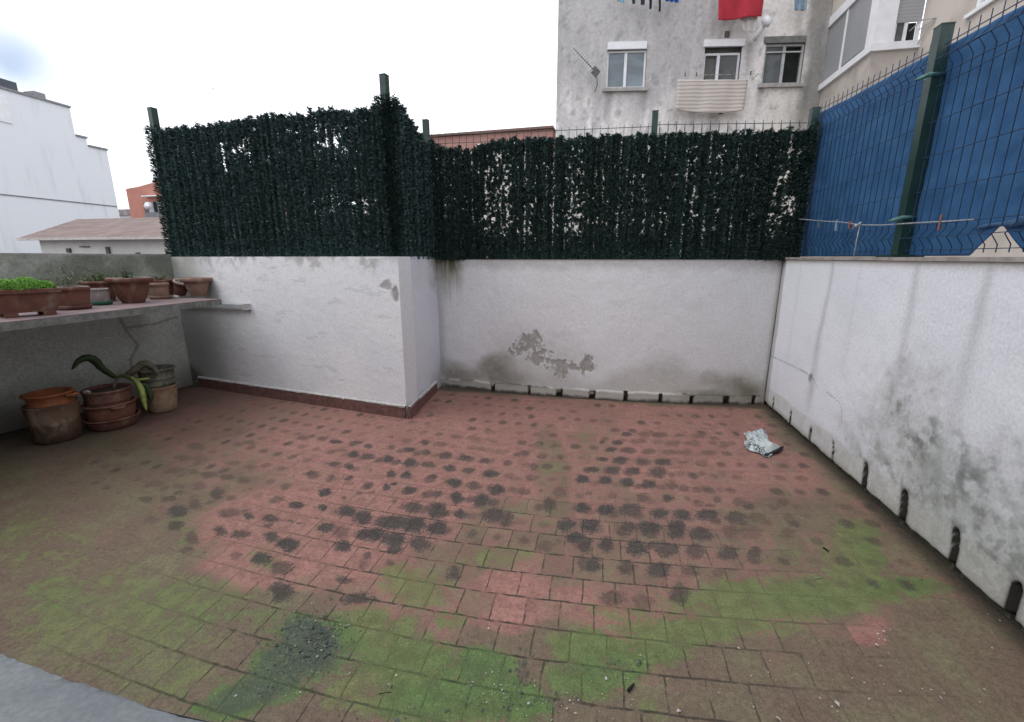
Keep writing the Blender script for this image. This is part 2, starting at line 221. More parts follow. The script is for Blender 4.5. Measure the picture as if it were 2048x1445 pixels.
MOSS=[(-2.012,1.28,.722,.143,-.425,.334,.66,.2),(-3.037,1.622,.498,.099,-.509,.324,.5,.15),(-2.475,1.342,.212,.042,-.232,.155,.7,.9),(-1.789,1.445,.463,.092,-.167,.162,.6,.8),(-1.603,1.109,.345,.068,-.187,.164,.6,.5),(-1.381,1.349,.425,.084,-.099,.117,.55,1.2),(-.921,1.413,.231,.046,-.094,.168,.95,.6),(-.692,1.267,.284,.056,-.084,.18,1.0,.9),(-.486,1.151,.449,.089,-.037,.101,1.0,1.0),(-.817,1.122,.141,.028,-.061,.101,.8,.0),(-1.105,1.3,.222,.044,-.139,.195,.95,2.4),(-1.206,1.045,.212,.042,-.087,.096,.9,2.3),(-1.132,1.159,.169,.033,-.131,.166,.9,2.2),(-.843,1.699,.215,.043,-.084,.19,.8,.1),(-.462,2.001,.315,.062,-.031,.139,.55,.1),(-.408,1.324,.19,.038,-.035,.123,.95,1.8),(-.322,1.22,.353,.07,-.022,.09,.9,1.7),(.026,1.5,.219,.043,-.003,.119,.9,.9),(.029,1.368,.222,.044,-.003,.123,.9,1.1),(.265,1.547,.279,.055,.009,.085,.8,1.1),(.161,1.436,.171,.034,.004,.087,.7,2.0),(.485,1.691,.525,.104,.027,.133,.9,.8),(.745,1.9,.521,.103,.059,.198,.85,.5),(1.115,2.037,.56,.111,.094,.216,.95,.8),(1.497,2.162,.358,.071,.077,.135,.85,1.1),(1.401,2.412,.227,.045,.21,.437,.9,.4),(1.187,2.369,.321,.064,.116,.283,.45,.1),(1.587,2.492,.218,.043,.133,.25,.3,2.0),(-.262,2.948,.162,.032,-.081,.804,.4,.2),(-.069,3.634,.172,.034,-.024,.676,.4,.4),(-.302,2.416,.213,.042,-.037,.272,.35,.2),(.274,1.301,.086,.017,.014,.111,.5,1.0),(.482,1.418,.054,.011,.019,.082,.4,1.0),(-4.21,2.246,.295,.058,-.512,.311,.4,2.0),(.131,1.704,.394,.078,.002,.072,.6,.4),(-1.723,1.751,.158,.031,-.121,.143,.5,1.3),(-1.293,1.645,.121,.024,-.064,.093,.4,1.2),(.112,4.801,.22,.044,.003,.365,.4,.2),(-.625,1.526,.129,.026,-.039,.104,.6,1.2),(-2.348,1.854,.172,.034,-.27,.247,.5,1.6),(-2.782,2.04,.19,.038,-.174,.146,.3,1.5)]
# ================================================================ SETTING
# ---- ground of the neighbourhood
g = MB(); g.add([(-300,-300,-1.6),(300,-300,-1.6),(300,300,-1.6),(-300,300,-1.6)], [(0,1,2,3)])
tag(g.build('ground', simple('ground_mat', (.16,.15,.14), (.1,.1,.095), 3)), kind='structure')

# ---- patio floor: tile coordinates in UV, dirt / moss / spots and painted shade in the Mask maps
def ellf(X, Y, e):
    cx, cy, ax, ay, bx, by = e[:6]; D = ax*by-ay*bx; dx = X-cx; dy = Y-cy
    return np.hypot((dx*by-dy*bx)/D, (-dx*ay+dy*ax)/D)
xs = np.arange(-5.75, 1.86, .0125); ys = np.arange(-.6, 5.12, .0125)
X, Y = np.meshgrid(xs, ys)
wx = X+(fbm(X*3, Y*3, 5)-.5)*.16; wy = Y+(fbm(X*3, Y*3, 9)-.5)*.16
dirt = np.full(X.shape, .4)
for e in DIRT: f = 1-ss(.55, 1.15, ellf(wx, wy, e)); f = f*e[7]; dirt = dirt*(1-f)+e[6]*f
dirt = np.maximum(dirt, .9*(1-ss(.0, .35, 1.8-X+(fbm(X*4, Y*4, 3)-.5)*.2)))
dirt = np.maximum(dirt, .7*(1-ss(.0, .3, 4.85-Y+(fbm(X*4, Y*4, 4)-.5)*.2)))
moss = np.zeros(X.shape); typ = np.zeros(X.shape)
for e in MOSS: f = (1-ss(.35, 1.2, ellf(wx, wy, e)))*e[6]; typ = np.where(f > 0, typ*(1-f)+e[7]*f, typ); moss = np.maximum(moss, f)
wx = X+(fbm(X*22, Y*22, 15, 3)-.5)*.045; wy = Y+(fbm(X*22, Y*22, 19, 3)-.5)*.045
spot = np.zeros(X.shape); sdark = np.zeros(X.shape)
for e in SPOTS:
    r = .3
    k = (abs(X-e[0]) < r) & (abs(Y-e[1]) < r)
    v = (1-.58*ellf(wx[k], wy[k], e))*(1 if e[6] > .6 else .94); o = v > spot[k]
    s_ = spot[k]; s_[o] = v[o]; spot[k] = s_
    s_ = sdark[k]; s_[o] = e[6]; sdark[k] = s_
row_v = lambda yy: (yy-1.28)/(.150+.012*(yy-1.28))      # rows grow slightly wider away from the house
vv = row_v(Y-.045*X-.045*X*X+.01); uu = X/.152
# faint spot in the middle of every tile where the old stain pattern runs out
rr = np.floor(vv); us = uu+rr*.37; cu = np.floor(us)
fu = us-cu-.5; fv = vv-rr-.5; rnd = hsh(cu, rr, 3); rnd2 = hsh(cu, rr, 8)
faint = (1-.62*np.hypot(fu/(.2+.14*rnd), fv/(.18+.12*rnd2)))*.93
zone = ss(-4.6, -3.4, X)*ss(1.75, 2.3, Y)*(1-ss(4.6, 4.95, Y))*(rnd > .22)
nb = 1-ss(.35, .5, spot)
k = (faint*zone*nb > spot); spot = np.where(k, faint*zone, spot); sdark = np.where(k, .25+.45*rnd2, sdark)
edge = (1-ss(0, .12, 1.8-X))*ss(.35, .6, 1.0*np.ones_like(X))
floor_dark = np.maximum(edge*.9, (1-ss(0, .07, 4.83-Y))*.7)  # floor darker along the right and back walls
floor_dark = np.maximum(floor_dark, (1-ss(.0, .55, X+5.25-.186*(Y-2.74)+(fbm(X*5, Y*5, 77)-.5)*.3))*.95)      # dirt plus painted shelf shade at the foot of the left wall
floor_dark = np.maximum(floor_dark, (1-ss(.35, 1.0, np.hypot((X+4.75)/.9, (Y-3.3)/1.1)+(fbm(X*6, Y*6, 78)-.5)*.4))*.8)  # shade under the shelf and floor pots painted into the floor
floor_dark = np.maximum(floor_dark, .42*ss(-2.4, -4.4, X+(fbm(X*2, Y*2, 79)-.5)*.8)*ss(1.9, 2.9, Y+(fbm(X*2, Y*2, 80)-.5)*.6))
jn = .14+.86*(1-ss(2.1, 2.9, Y))*(1-ss(.7, 1.9, abs(X+.45)))
jn = jn*(1-.5*ss(.5, .9, moss))
Z = (fbm(X*1.2, Y*1.2, 60)-.5)*.012+(fbm(X*8, Y*8, 61)-.5)*.004+moss*fbm(X*40, Y*40, 62)*.006
P = np.stack([X, Y, Z], 2)
m = MT('patio_tile', .82, spec=.25)
A = m.attr('Mask'); B = m.attr('Mask2'); sa = m.n('ShaderNodeSeparateColor'); sb = m.n('ShaderNodeSeparateColor')
m.l(A.outputs['Color'], sa.inputs[0]); m.l(B.outputs['Color'], sb.inputs[0])
a_d, a_m, a_s = sa.outputs; b_j, b_t, b_w = sb.outputs; a_sd = A.outputs['Alpha']
uvn = m.n('ShaderNodeUVMap'); sx = m.n('ShaderNodeSeparateXYZ'); m.l(uvn.outputs[0], sx.inputs[0])
wob = m.math('MULTIPLY', m.math('SUBTRACT', m.noise(6, 3), .5), .10)
V = m.math('ADD', sx.outputs[1], wob); row = m.math('FLOOR', V)
U = m.math('ADD', m.math('ADD', sx.outputs[0], m.math('MULTIPLY', row, .37)), m.math('MULTIPLY', m.math('SUBTRACT', m.noise(7, 3, stretch=(1, 1.3, 1)), .5), .10)); cu_ = m.math('FLOOR', U)
cid = m.n('ShaderNodeCombineXYZ'); m.l(cu_, cid.inputs[0]); m.l(row, cid.inputs[1]); wn = m.n('ShaderNodeTexWhiteNoise'); m.l(cid.outputs[0], wn.inputs['Vector'])
sw = m.n('ShaderNodeSeparateColor'); m.l(wn.outputs['Color'], sw.inputs[0]); r1, r2, r3 = sw.outputs
de = lambda t: m.math('MINIMUM', m.math('FRACT', t), m.math('SUBTRACT', 1, m.math('FRACT', t)))
n_f = m.noise(45, 6); n_m = m.noise(14, 5); n_l = m.noise(4, 5); n_g = m.noise(170, 3); n_h = m.noise(85, 4, dist=.5)
jv = m.math('ADD', de(V), m.math('MULTIPLY', m.math('SUBTRACT', n_f, .5), .03)); ju = m.math('ADD', de(U), m.math('MULTIPLY', m.math('SUBTRACT', n_f, .5), .03))
jh = m.step(jv, .016, .040, 1, 0); jw = m.step(ju, .010, .032, .9, 0)
joint = m.math('MAXIMUM', jh, jw)
brk = m.step(n_m, .36, .56, .12, 1); jc = m.math('MULTIPLY', m.math('MULTIPLY', joint, brk), b_j)
pink = m.mix(r1, (.335, .162, .138), (.262, .128, .108)); pink = m.mix(m.step(n_l, .3, .7), pink, (.270, .145, .118)); pink = m.mix(m.step(n_h, .5, .75, 0, .5), pink, (.15, .095, .075)); pink = m.mix(m.step(n_m, .52, .7, 0, .5), pink, (.19, .125, .095))
brown = m.mix(m.step(n_m, .3, .7), (.185, .132, .095), (.115, .082, .058)); brown = m.mix(m.step(n_l, .4, .7, 0, .7), brown, (.165, .155, .088))
dsum = m.math('ADD', a_d, m.math('ADD', m.math('MULTIPLY', m.math('SUBTRACT', r2, .5), .22), m.math('MULTIPLY', m.math('SUBTRACT', m.math('ADD', m.math('MULTIPLY', n_m, .6), m.math('MULTIPLY', n_f, .4)), .5), 1.25)))
c = m.mix(m.step(dsum, .2, .75), pink, brown)
ring = m.step(m.math('ABSOLUTE', m.math('SUBTRACT', n_m, .56)), 0, .012, .22, 0)
c = m.mix(m.math('MULTIPLY', ring, a_d), c, (.22, .19, .14))
green = m.mix(m.step(b_t, 0, .5), (.175, .175, .075), (.100, .170, .050)); green = m.mix(m.step(b_t, .5, .78), green, (.060, .080, .066))
green = m.mix(m.step(n_f, .35, .7, 0, .5), green, (.048, .074, .032)); green = m.mix(m.step(n_h, .52, .72, 0, .45), green, (.20, .22, .095))
ms = m.math('ADD', a_m, m.math('ADD', m.math('MULTIPLY', m.math('SUBTRACT', m.math('ADD', m.math('MULTIPLY', n_m, .5), m.math('MULTIPLY', n_f, .5)), .5), 2.1), m.math('MULTIPLY', m.math('SUBTRACT', r3, .5), .2)))
c = m.mix(m.step(ms, .34, .78, 0, .92), c, green)
sp = m.math('ADD', a_s, m.math('MULTIPLY', m.math('SUBTRACT', m.math('ADD', m.math('MULTIPLY', n_h, .6), m.math('MULTIPLY', n_g, .4)), .5), 1.7))
spm = m.math('MULTIPLY', m.step(sp, .33, .53), m.step(a_sd, 0, 1, .12, .96))
dk = m.mix(m.step(n_g, .35, .65), (.040, .038, .036), (.075, .066, .060)); dk = m.mix(m.math('MULTIPLY', a_m, .6), dk, (.040, .062, .034))
dk = m.mix(m.step(a_sd, .45, .85), (.080, .056, .047), dk); c = m.mix(spm, c, dk)
c = m.mix(jc, c, m.mix(a_m, (.052, .042, .034), (.030, .042, .020)))
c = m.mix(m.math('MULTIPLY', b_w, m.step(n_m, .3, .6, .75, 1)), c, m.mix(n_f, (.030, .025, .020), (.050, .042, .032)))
gr = m.math('MULTIPLY', m.step(n_g, .25, .75, .74, 1.24), m.math('MULTIPLY', m.step(n_f, .3, .7, .84, 1.13), m.step(n_m, .35, .65, .84, 1.13))); q = m.n('ShaderNodeVectorMath', operation='SCALE'); m.l(c, q.inputs[0]); m.l(gr, q.inputs['Scale'])
m.base(q.outputs[0]); m.l(m.math('ADD', m.step(spm, 0, 1, .52, .8), m.math('MULTIPLY', n_m, .25)), m.p.inputs['Roughness'])
hgt = m.math('SUBTRACT', m.math('ADD', m.math('MULTIPLY', n_f, .35), m.math('MULTIPLY', r1, .15)), m.math('MULTIPLY', joint, m.math('MAXIMUM', jc, .12))); hgt = m.math('ADD', hgt, m.math('MULTIPLY', m.math('MULTIPLY', n_g, a_m), .6))
m.bump(hgt, .7, .005)
floor = gridmesh('patio_floor', P, m.m, {'Mask': np.stack([dirt, moss, spot, sdark], 2), 'Mask2': np.stack([jn, typ/3, floor_dark, np.ones_like(X)], 2)}, uv=np.stack([uu, vv], 2))
tag(floor, kind='structure')
sl = MB(); sl.box((-5.9,-.7,-1.58), (2.0,5.3,-.03)); tag(sl.build('ground_slab', simple('slab_concrete', (.25,.24,.22))), kind='structure')

# ---- rendered garden walls, each a mesh with stains and some painted shade as its own colours
M_render = painted('painted_render', bump=.45, bd=.005)
M_cement = painted('bare_cement_render', fine=45, amp=.22, bump=.6, bd=.006)
def wall(name, P0, P1, top, paint, mat, parent=None, res=.01, thick=.2, label=None, side=1, toph=None, zb=-.02, ends=True):
    """front face from P0 to P1 (patio lies on the right-hand side of P0->P1 when side=1); paint(U,Z)->(colour, depth)"""
    P0 = np.array(P0, float); P1 = np.array(P1, float); L = np.hypot(*(P1-P0)); d = (P1-P0)/L; nrm = np.array([d[1], -d[0]])*side
    u = np.linspace(0, L, int(L/res)+1); z = np.linspace(zb, top, int(top/res)+1); U, W = np.meshgrid(u, z)
    Cc, dep = paint(U, W); dep = np.where(W >= top-1e-6, 0, dep)
    P = np.stack([P0[0]+d[0]*U+nrm[0]*dep, P0[1]+d[1]*U+nrm[1]*dep, W], 2)
    e = []; 
    s0_ = 0 if ends else .3
    for (a, t, zz) in ((s0_, 0, top), (L, 0, top), (L, -thick, top), (s0_, -thick, top), (s0_, 0, zb), (L, 0, zb), (L, -thick, zb), (s0_, -thick, zb)):
        q = P0+d*a+nrm*t; e.append((q[0], q[1], zz))
    F = [(0,1,2,3), (3,2,6,7)]+([(0,3,7,4), (1,5,6,2)] if ends else [])
    o = gridmesh(name, P, mat, {'Col': Cc}, extra=(e, F), parent=parent)
    return o
def paint_right(U, W):                      # U = 5.0 - y
    y = 5.08-U; C = np.ones(U.shape+(3,))*np.array([.78, .80, .85])
    C = mixc(C, (.70,.72,.78), ss(.45, .7, fbm(y*1.1, W*1.3, 21))*.6)
    C = mixc(C, (.52,.50,.46), (1-ss(.0, .06, 1.53-W))*.9)
    dr = 0
    for (yy, wd, st, zb) in ((4.0,.035,.55,.35),(3.0,.04,.5,.45),(2.52,.04,.5,.8),(4.55,.02,.2,.6),(3.6,.03,.15,.7),(2.05,.05,.4,.6),(1.2,.05,.4,.5)):
        c0 = yy+(fbm(W*2.2, W*0+yy*3, 31)-.5)*.09; dr = np.maximum(dr, st*np.exp(-((y-c0)/(wd*(.7+.8*(1.5-W))))**2)*ss(zb-.2, zb+.15, W))
    C = mixc(C, (.38,.38,.39), dr*(.4+.9*fbm(y*10, W*3, 33)))
    n = fbm(y*2.1, W*2.1, 41, 5); n2 = fbm(y*13, W*13, 43, 4)
    reg = ss(-.22, .42, np.minimum((3.15-y)*.55-(W-.3)*.3, (.72-W)*.8)+(n-.5)*.5+(n2-.5)*.25)         # mould, spreading toward the house
    reg = np.maximum(reg, (1-ss(.12, .3, W))*ss(4.3, 3.3, y)*.6)
    C = mixc(C, (.40,.415,.395), reg*(.65+.3*n2)); C = mixc(C, (.20,.215,.195), reg*ss(.45, .85, n2)*.6); C = mixc(C, (.13,.14,.125), reg*ss(.50, .66, fbm(y*26, W*26, 49, 3))*.45)
    C = mixc(C, (.40,.43,.42), ss(.45, .75, fbm(y*6, W*6, 48, 4))*reg*.5)
    for (cy, cz, rx, rz, a) in ((2.66,.60,.10,.13,.9),(2.45,.62,.08,.10,.7),(2.35,.5,.12,.12,.6),(4.05,.56,.05,.10,.8),(2.8,.8,.08,.04,.4)):
        f = 1-ss(.2, 1.1, np.hypot((y-cy)/rx, (W-cz)/rz)); C = mixc(C, (.13,.14,.14), f*a*ss(.42, .62, n2))
    band = (1-ss(.20, .225, W+(fbm(y*6, W*0, 46)-.5)*.05)); C = mixc(C, (.50,.49,.45), band*.5*(.5+n2))
    C = mixc(C, (.30,.27,.22), (1-ss(.02, .10, W))*.8); gap = (1-ss(.015, .04, W-.014*ss(4.2, 2.2, y)+(n2-.5)*.03)); C = mixc(C, (.04,.045,.03), gap*.95)
    cr = np.minimum(pline(y, W, [(4.99,.54),(4.53,.56),(4.14,.57),(4.01,.56),(3.9,.5)]), pline(y, W, [(3.75,.51),(3.62,.505),(3.55,.49),(3.50,.45),(3.49,.40),(3.47,.36)]))
    C = mixc(C, (.16,.16,.17), (1-ss(.001, .009, cr+(n2-.5)*.012))*.5)
    dep = (fbm(y*9, W*9, 50)-.5)*.005+(fbm(y*1.3, W*1.3, 51)-.5)*.014-gap*.03
    for i, (yy, hh, wd, sl) in enumerate(((4.74,.15,.012,.0),(4.31,.155,.014,.0),(3.90,.155,.016,0),(3.515,.185,.011,.03),(3.09,.22,.022,.02),(2.70,.235,.027,.02),(2.31,.245,.021,.02),(1.985,.215,.024,.0),(1.60,.2,.03,0),(1.2,.22,.03,0),(.8,.2,.03,0))):
        cc = yy+sl*(W/.2)*(W/.2)+(fbm(W*12, W*0+i, 55)-.5)*.012; f = (1-ss(wd*1.05, wd*1.5, abs(y-cc)))*(1-ss(hh-.01, hh+.012, W+.022*(abs(y-cc)/wd)**2)); fd_ = (1-ss(wd*.6, wd*.95, abs(y-cc)))*(1-ss(hh-.025, hh-.004, W+.022*(abs(y-cc)/wd)**2))
        dep = dep-fd_*.045; C = mixc(C, (.035,.034,.030), f); C = mixc(C, (.16,.15,.13), (1-ss(wd, wd*2.2, abs(y-cc)))*(1-ss(hh, hh+.03, W))*(1-f)*.6)
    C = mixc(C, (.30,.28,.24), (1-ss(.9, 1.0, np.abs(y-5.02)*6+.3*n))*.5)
    return C, dep
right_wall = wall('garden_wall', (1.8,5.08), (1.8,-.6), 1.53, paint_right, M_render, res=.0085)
tag(right_wall, 'white rendered wall on the right with dark slots along its foot', 'wall')
cp = MB(); cp.box((1.785,-.6,1.533), (2.03,5.1,1.553)); cp.build('coping', simple('cement_coping', (.36,.33,.31), (.25,.22,.2), 9), right_wall)

# back wall follows the slightly bowed line of the patio edge
bowf = lambda x: 4.785+.058*(x-.02)**2
def paint_back(X_, W):
    n = fbm(X_*2, W*2, 71, 5); n2 = fbm(X_*14, W*14, 73, 4); n3 = fbm(X_*30, W*24, 74, 3)
    C = np.ones(X_.shape+(3,))*np.array([.74, .73, .74]); C = mixc(C, (.78,.78,.80), ss(.4, .7, n)*.7)
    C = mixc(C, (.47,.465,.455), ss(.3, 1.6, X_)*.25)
    C = mixc(C, (.40,.38,.36), (1-ss(.02, .16, 1.53-W+(n2-.5)*.12))*.55)
    st = ss(-1.92, -1.8, X_)*(1-ss(-1.66, -1.45, X_+(n-.5)*.3))*ss(1.02, 1.42, W+(fbm(X_*26, W*1.2, 76, 3)-.5)*.4)
    C = mixc(C, (.25,.24,.16), st*.75); C = mixc(C, (.11,.12,.065), ss(.5, .65, fbm(X_*20, W*3, 77))*st*.9*ss(1.25, 1.5, W))
    lw = 1-ss(.16, .42, W+(n-.5)*.35); C = mixc(C, (.40,.385,.34), lw*.55)
    for (cx, cz, rx, rz, a) in ((-1.15,.33,.26,.17,.85),(-1.1,.2,.45,.1,.6),(-1.62,.16,.35,.1,.6),(-1.75,.22,.25,.16,.45),(1.5,.22,.28,.14,.6),(1.6,.13,.2,.14,.9),(.75,.42,.25,.18,.22),(1.2,.3,.14,.1,.35),(-1.05,.14,.3,.08,.5),(1.25,.09,.5,.08,.7)):
        f = 1-ss(.2, 1.15, np.hypot((X_-cx)/rx, (W-cz)/rz)+(n-.5)*.6); C = mixc(C, (.21,.20,.15), f*a*(.4+1.1*n2))
    pe = np.zeros(X_.shape)
    for (cx, cz, rx, rz) in ((-.76,.60,.17,.13),(-.68,.69,.09,.07),(-.62,.45,.18,.10),(-.42,.38,.2,.08),(-.38,.30,.09,.09),(-.10,.40,.11,.13),(-.92,.52,.09,.08),(-.25,.36,.12,.05)):
        pe = np.maximum(pe, 1-ss(.3, 1.25, np.hypot((X_-cx)/rx, (W-cz)/rz)))
    pf = ss(.50, .56, fbm(X_*26, W*17, 79, 5)*1.7+pe*.36-.58)*ss(.05, .25, pe)
    C = mixc(C, (.50,.485,.46), (1-ss(.3, 1.3, np.hypot((X_+.55)/.75, (W-.45)/.33)+(n-.5)*.5))*.5*(.4+n2)); C = mixc(C, (.34,.32,.30), pf*(.55+.6*n3)); C = mixc(C, (.20,.19,.18), ss(.0, .5, pf)*(1-ss(.5, 1., pf))*.7); pf2 = ss(.60, .64, fbm(X_*45, W*38, 89, 3)*.8+ss(.02, .5, pe)*.16)*ss(.02, .1, pe); C = mixc(C, (.38,.36,.34), pf2*.8)
    dep = (fbm(X_*9, W*9, 50)-.5)*.006-pf*.006
    base = 1-ss(.105, .112, W+(fbm(X_*4, W*0, 80)-.5)*.035)
    C = mixc(C, (.36,.33,.28), base*.6*(.6+.5*n)); dep = dep+base*.016
    C = mixc(C, (.07,.06,.05), (1-ss(.004, .012, abs(W-.108+(fbm(X_*4, W*0, 80)-.5)*.035+(n3-.5)*.012)))*.7*ss(.42, .55, fbm(X_*3, W*0+2, 90)))
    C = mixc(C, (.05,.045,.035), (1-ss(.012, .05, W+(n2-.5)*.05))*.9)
    for i, (xx, wd) in enumerate(((-1.19,.02),(-.75,.014),(-.40,.036),(-.03,.036),(.33,.02),(.70,.02),(1.03,.022),(1.39,.032),(1.68,.02))):
        jj = (hsh(np.array([i]), np.array([3]), 7)[0]-.5)*.03; f = (1-ss(wd*.85, wd*1.25, abs(X_-xx+(n2-.5)*.02)))*(1-ss(.095+jj, .12+jj, W)); dep = dep-(1-ss(wd*.6, wd*.95, abs(X_-xx)))*(1-ss(.09+jj, .105+jj, W))*.05
        C = mixc(C, (.04,.035,.03), f); C = mixc(C, (.45,.43,.40), (1-ss(wd*.5, wd*.8, abs(X_-xx+wd*.2)))*ss(.045, .06, W)*(1-ss(.095, .105, W))*(.9 if i in (0,2,3,1) else .2)); dep = dep+.03*(1-ss(wd*.5, wd*.8, abs(X_-xx+wd*.2)))*ss(.045, .06, W)*(1-ss(.095, .105, W))*(1 if i in (0,2,3) else 0)
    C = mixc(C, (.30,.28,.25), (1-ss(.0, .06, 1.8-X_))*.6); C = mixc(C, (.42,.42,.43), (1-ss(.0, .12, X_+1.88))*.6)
    return C, dep
def bowed_wall():
    x = np.linspace(-1.9, 1.79, 430); z = np.linspace(-.02, 1.53, 170); X_, W = np.meshgrid(x, z); C, dep = paint_back(X_, W); dep[-1] = 0
    P = np.stack([X_, bowf(X_)-dep, W], 2); e = []; F = []
    n = 24; xx = np.linspace(-1.9, 1.79, n)
    for t in xx: e += [(t, bowf(t)-.008, 1.531), (t, 5.22, 1.531), (t, 5.22, -.02)]
    for i in range(n-1): a = i*3; F += [(a, a+3, a+4, a+1), (a+1, a+4, a+5, a+2)]
    return gridmesh('garden_wall', P, M_render, {'Col': C}, extra=(e, F))
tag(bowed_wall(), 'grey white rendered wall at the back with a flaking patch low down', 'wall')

def paint_front(U, W):
    n = fbm(U*2, W*2, 101, 5); n2 = fbm(U*14, W*14, 103, 4)
    C = np.ones(U.shape+(3,))*np.array([.79, .79, .81]); C = mixc(C, (.72,.73,.77), ss(.4, .7, n)*.7)
    C = mixc(C, (.42,.40,.38), (1-ss(.0, .14, 1.55-W+(fbm(U*9, W*2, 105)-.5)*.25))*ss(.3, .6, n2)*.8)
    C = mixc(C, (.36,.37,.33), (1-ss(.1, .75, U+(n-.5)*.5-(W-.2)*.1))*.8)  # shade at the left end of the wall, put into the colour
    C = mixc(C, (.42,.43,.43), (1-ss(.2, 1.25, U+(n-.5)*.5))*(1-ss(.9, 1.15, W))*.6)  # more painted shade, below shelf height only
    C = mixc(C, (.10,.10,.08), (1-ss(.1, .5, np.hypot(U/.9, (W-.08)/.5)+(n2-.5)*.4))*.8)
    C = mixc(C, (.08,.08,.075), (1-ss(.3, 1.0, np.hypot((U-.62)/.16, (W-1.13)/.2)+(n-.5)*.4))*.5)  # painted shadow of the shelf end
    chip = 1-ss(.5, .9, np.hypot((U-3.135)/.06, (W-1.22)/.09)+(n2-.5)*.9); chip = np.maximum(chip, (1-ss(.4, .8, np.hypot((U-3.05)/.09, (W-1.3)/.07)+(n2-.5)*1.6))*.8)
    C = mixc(C, (.34,.335,.33), chip)
    fl = ss(.70, .73, fbm(U*5, W*19, 107, 3))*.35; C = mixc(C, (.5,.5,.5), fl)
    dep = (fbm(U*9, W*15, 50)-.5)*.003-chip*.008
    dep *= ss(0, .02, 3.18-U)
    return C, dep
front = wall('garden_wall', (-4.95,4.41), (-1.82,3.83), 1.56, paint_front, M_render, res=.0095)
tag(front, 'white rendered wall block left of centre with red tile skirting', 'wall')
def paint_ret(U, W):
    n = fbm(U*2, W*2, 111, 5); n2 = fbm(U*14, W*14, 113, 4)
    C = np.ones(U.shape+(3,))*np.array([.70, .71, .76]); C = mixc(C, (.63,.64,.70), ss(.4, .7, n)*.6)
    C = mixc(C, (.25,.25,.17), ss(.75, 1.1, U)*ss(1.1, 1.5, W+(n2-.5)*.5)*.7); C = mixc(C, (.40,.38,.33), (1-ss(.1, .35, W+(n-.5)*.3))*ss(.5, 1.1, U)*.6)
    C = mixc(C, (.36,.355,.35), (1-ss(.5, .9, np.hypot(U/.06, (W-1.24)/.12)+(n2-.5)*.9)))
    return C, ((fbm(U*9, W*9, 50)-.5)*.006)*ss(0, .05, U)
ret = wall('return_face', (-1.82,3.83), (-1.893,5.06), 1.56, paint_ret, M_render, parent=front, res=.0095, thick=.16, ends=False)
# skirting tiles, butted, with mortar smeared on top
M_skirt = simple('red_skirting_tile', (.19,.10,.088), (.12,.065,.06), 24, .6, bump=.2)
M_mort = simple('skirting_mortar', (.55,.54,.54), (.42,.40,.38), 30, .9, bump=.6)
def skirting(P0, P1, h0, h1, mt=M_skirt, mh=.018):
    P0 = np.array(P0, float); P1 = np.array(P1, float); L = np.hypot(*(P1-P0)); d = (P1-P0)/L; nr = np.array([d[1], -d[0]])
    s = 0; b = MB(); mo = MB(); k = 0
    while s < L-.02:
        e = min(s+.285, L); c = P0+d*(s+e)/2+nr*.012; h = (h0+(h1-h0)*(s/L))+random.uniform(-.004, .004)
        b.obox((c[0], c[1], h/2-.01), (*d, 0), (*nr, 0), (0, 0, 1), (e-s)/2-.0012, .012+random.uniform(0, .003), h/2+.01)
        s = e
    t = 0; vs = []; fs = []; n = int(L/.02)
    for i in range(n+1):
        c = P0+d*(L*i/n); h = h0+(h1-h0)*i/n; dr = .006+.018*abs(math.sin(i*.37)*math.sin(i*.11+2))*random.random()
        vs += [(*(c+nr*.001), h+mh*.9), (*(c+nr*.022), h+.006), (*(c+nr*.0285), h-dr), (*(c+nr*.002), h-dr-.001)]
    for i in range(n):
        for j in range(3): a = i*4+j; fs.append((a, a+4, a+5, a+1))
    mo.add(vs, fs, True)
    sk = b.build('skirting', mt, front); mo.build('mortar_bead', M_mort, sk)
skirting((-4.80,4.379), (-1.82,3.827), .115, .125); skirting((-1.79,3.80), (-1.872,4.75), .125, .11)

def paint_left(U, W):                         # U=0 at the far corner
    n = fbm(U*1.6, W*1.6, 121, 5); n2 = fbm(U*13, W*13, 123, 4)
    C = np.ones(U.shape+(3,))*np.array([.60, .62, .575]); C = mixc(C, (.47,.49,.45), ss(.4, .7, n)*.8); C = mixc(C, (.66,.67,.63), ss(.55, .75, n2)*.5)
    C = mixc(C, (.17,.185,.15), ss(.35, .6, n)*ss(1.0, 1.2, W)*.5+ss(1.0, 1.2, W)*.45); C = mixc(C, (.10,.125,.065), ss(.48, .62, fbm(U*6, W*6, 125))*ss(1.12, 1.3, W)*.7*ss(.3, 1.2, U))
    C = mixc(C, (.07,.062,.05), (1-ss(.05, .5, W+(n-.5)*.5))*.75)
    cr = np.minimum(pline(U, W, [(.62,1.0),(.62,.93),(.59,.80),(.57,.74),(.5,.6),(.6,.45),(.6,.25)]), pline(U, W, [(.59,.80),(.3,.81),(.05,.86)]))
    C = mixc(C, (.06,.06,.055), (1-ss(.006, .022, cr+(n2-.5)*.02))*.45)
    C = mixc(C, (.42,.40,.38), (1-ss(0, .03, 1.59-W))*.5)
    return C, (fbm(U*12, W*12, 127)-.5)*.012
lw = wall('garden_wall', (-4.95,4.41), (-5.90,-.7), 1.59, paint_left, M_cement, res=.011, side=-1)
tag(lw, 'mossy bare cement wall on the left behind the shelf of pots', 'wall')

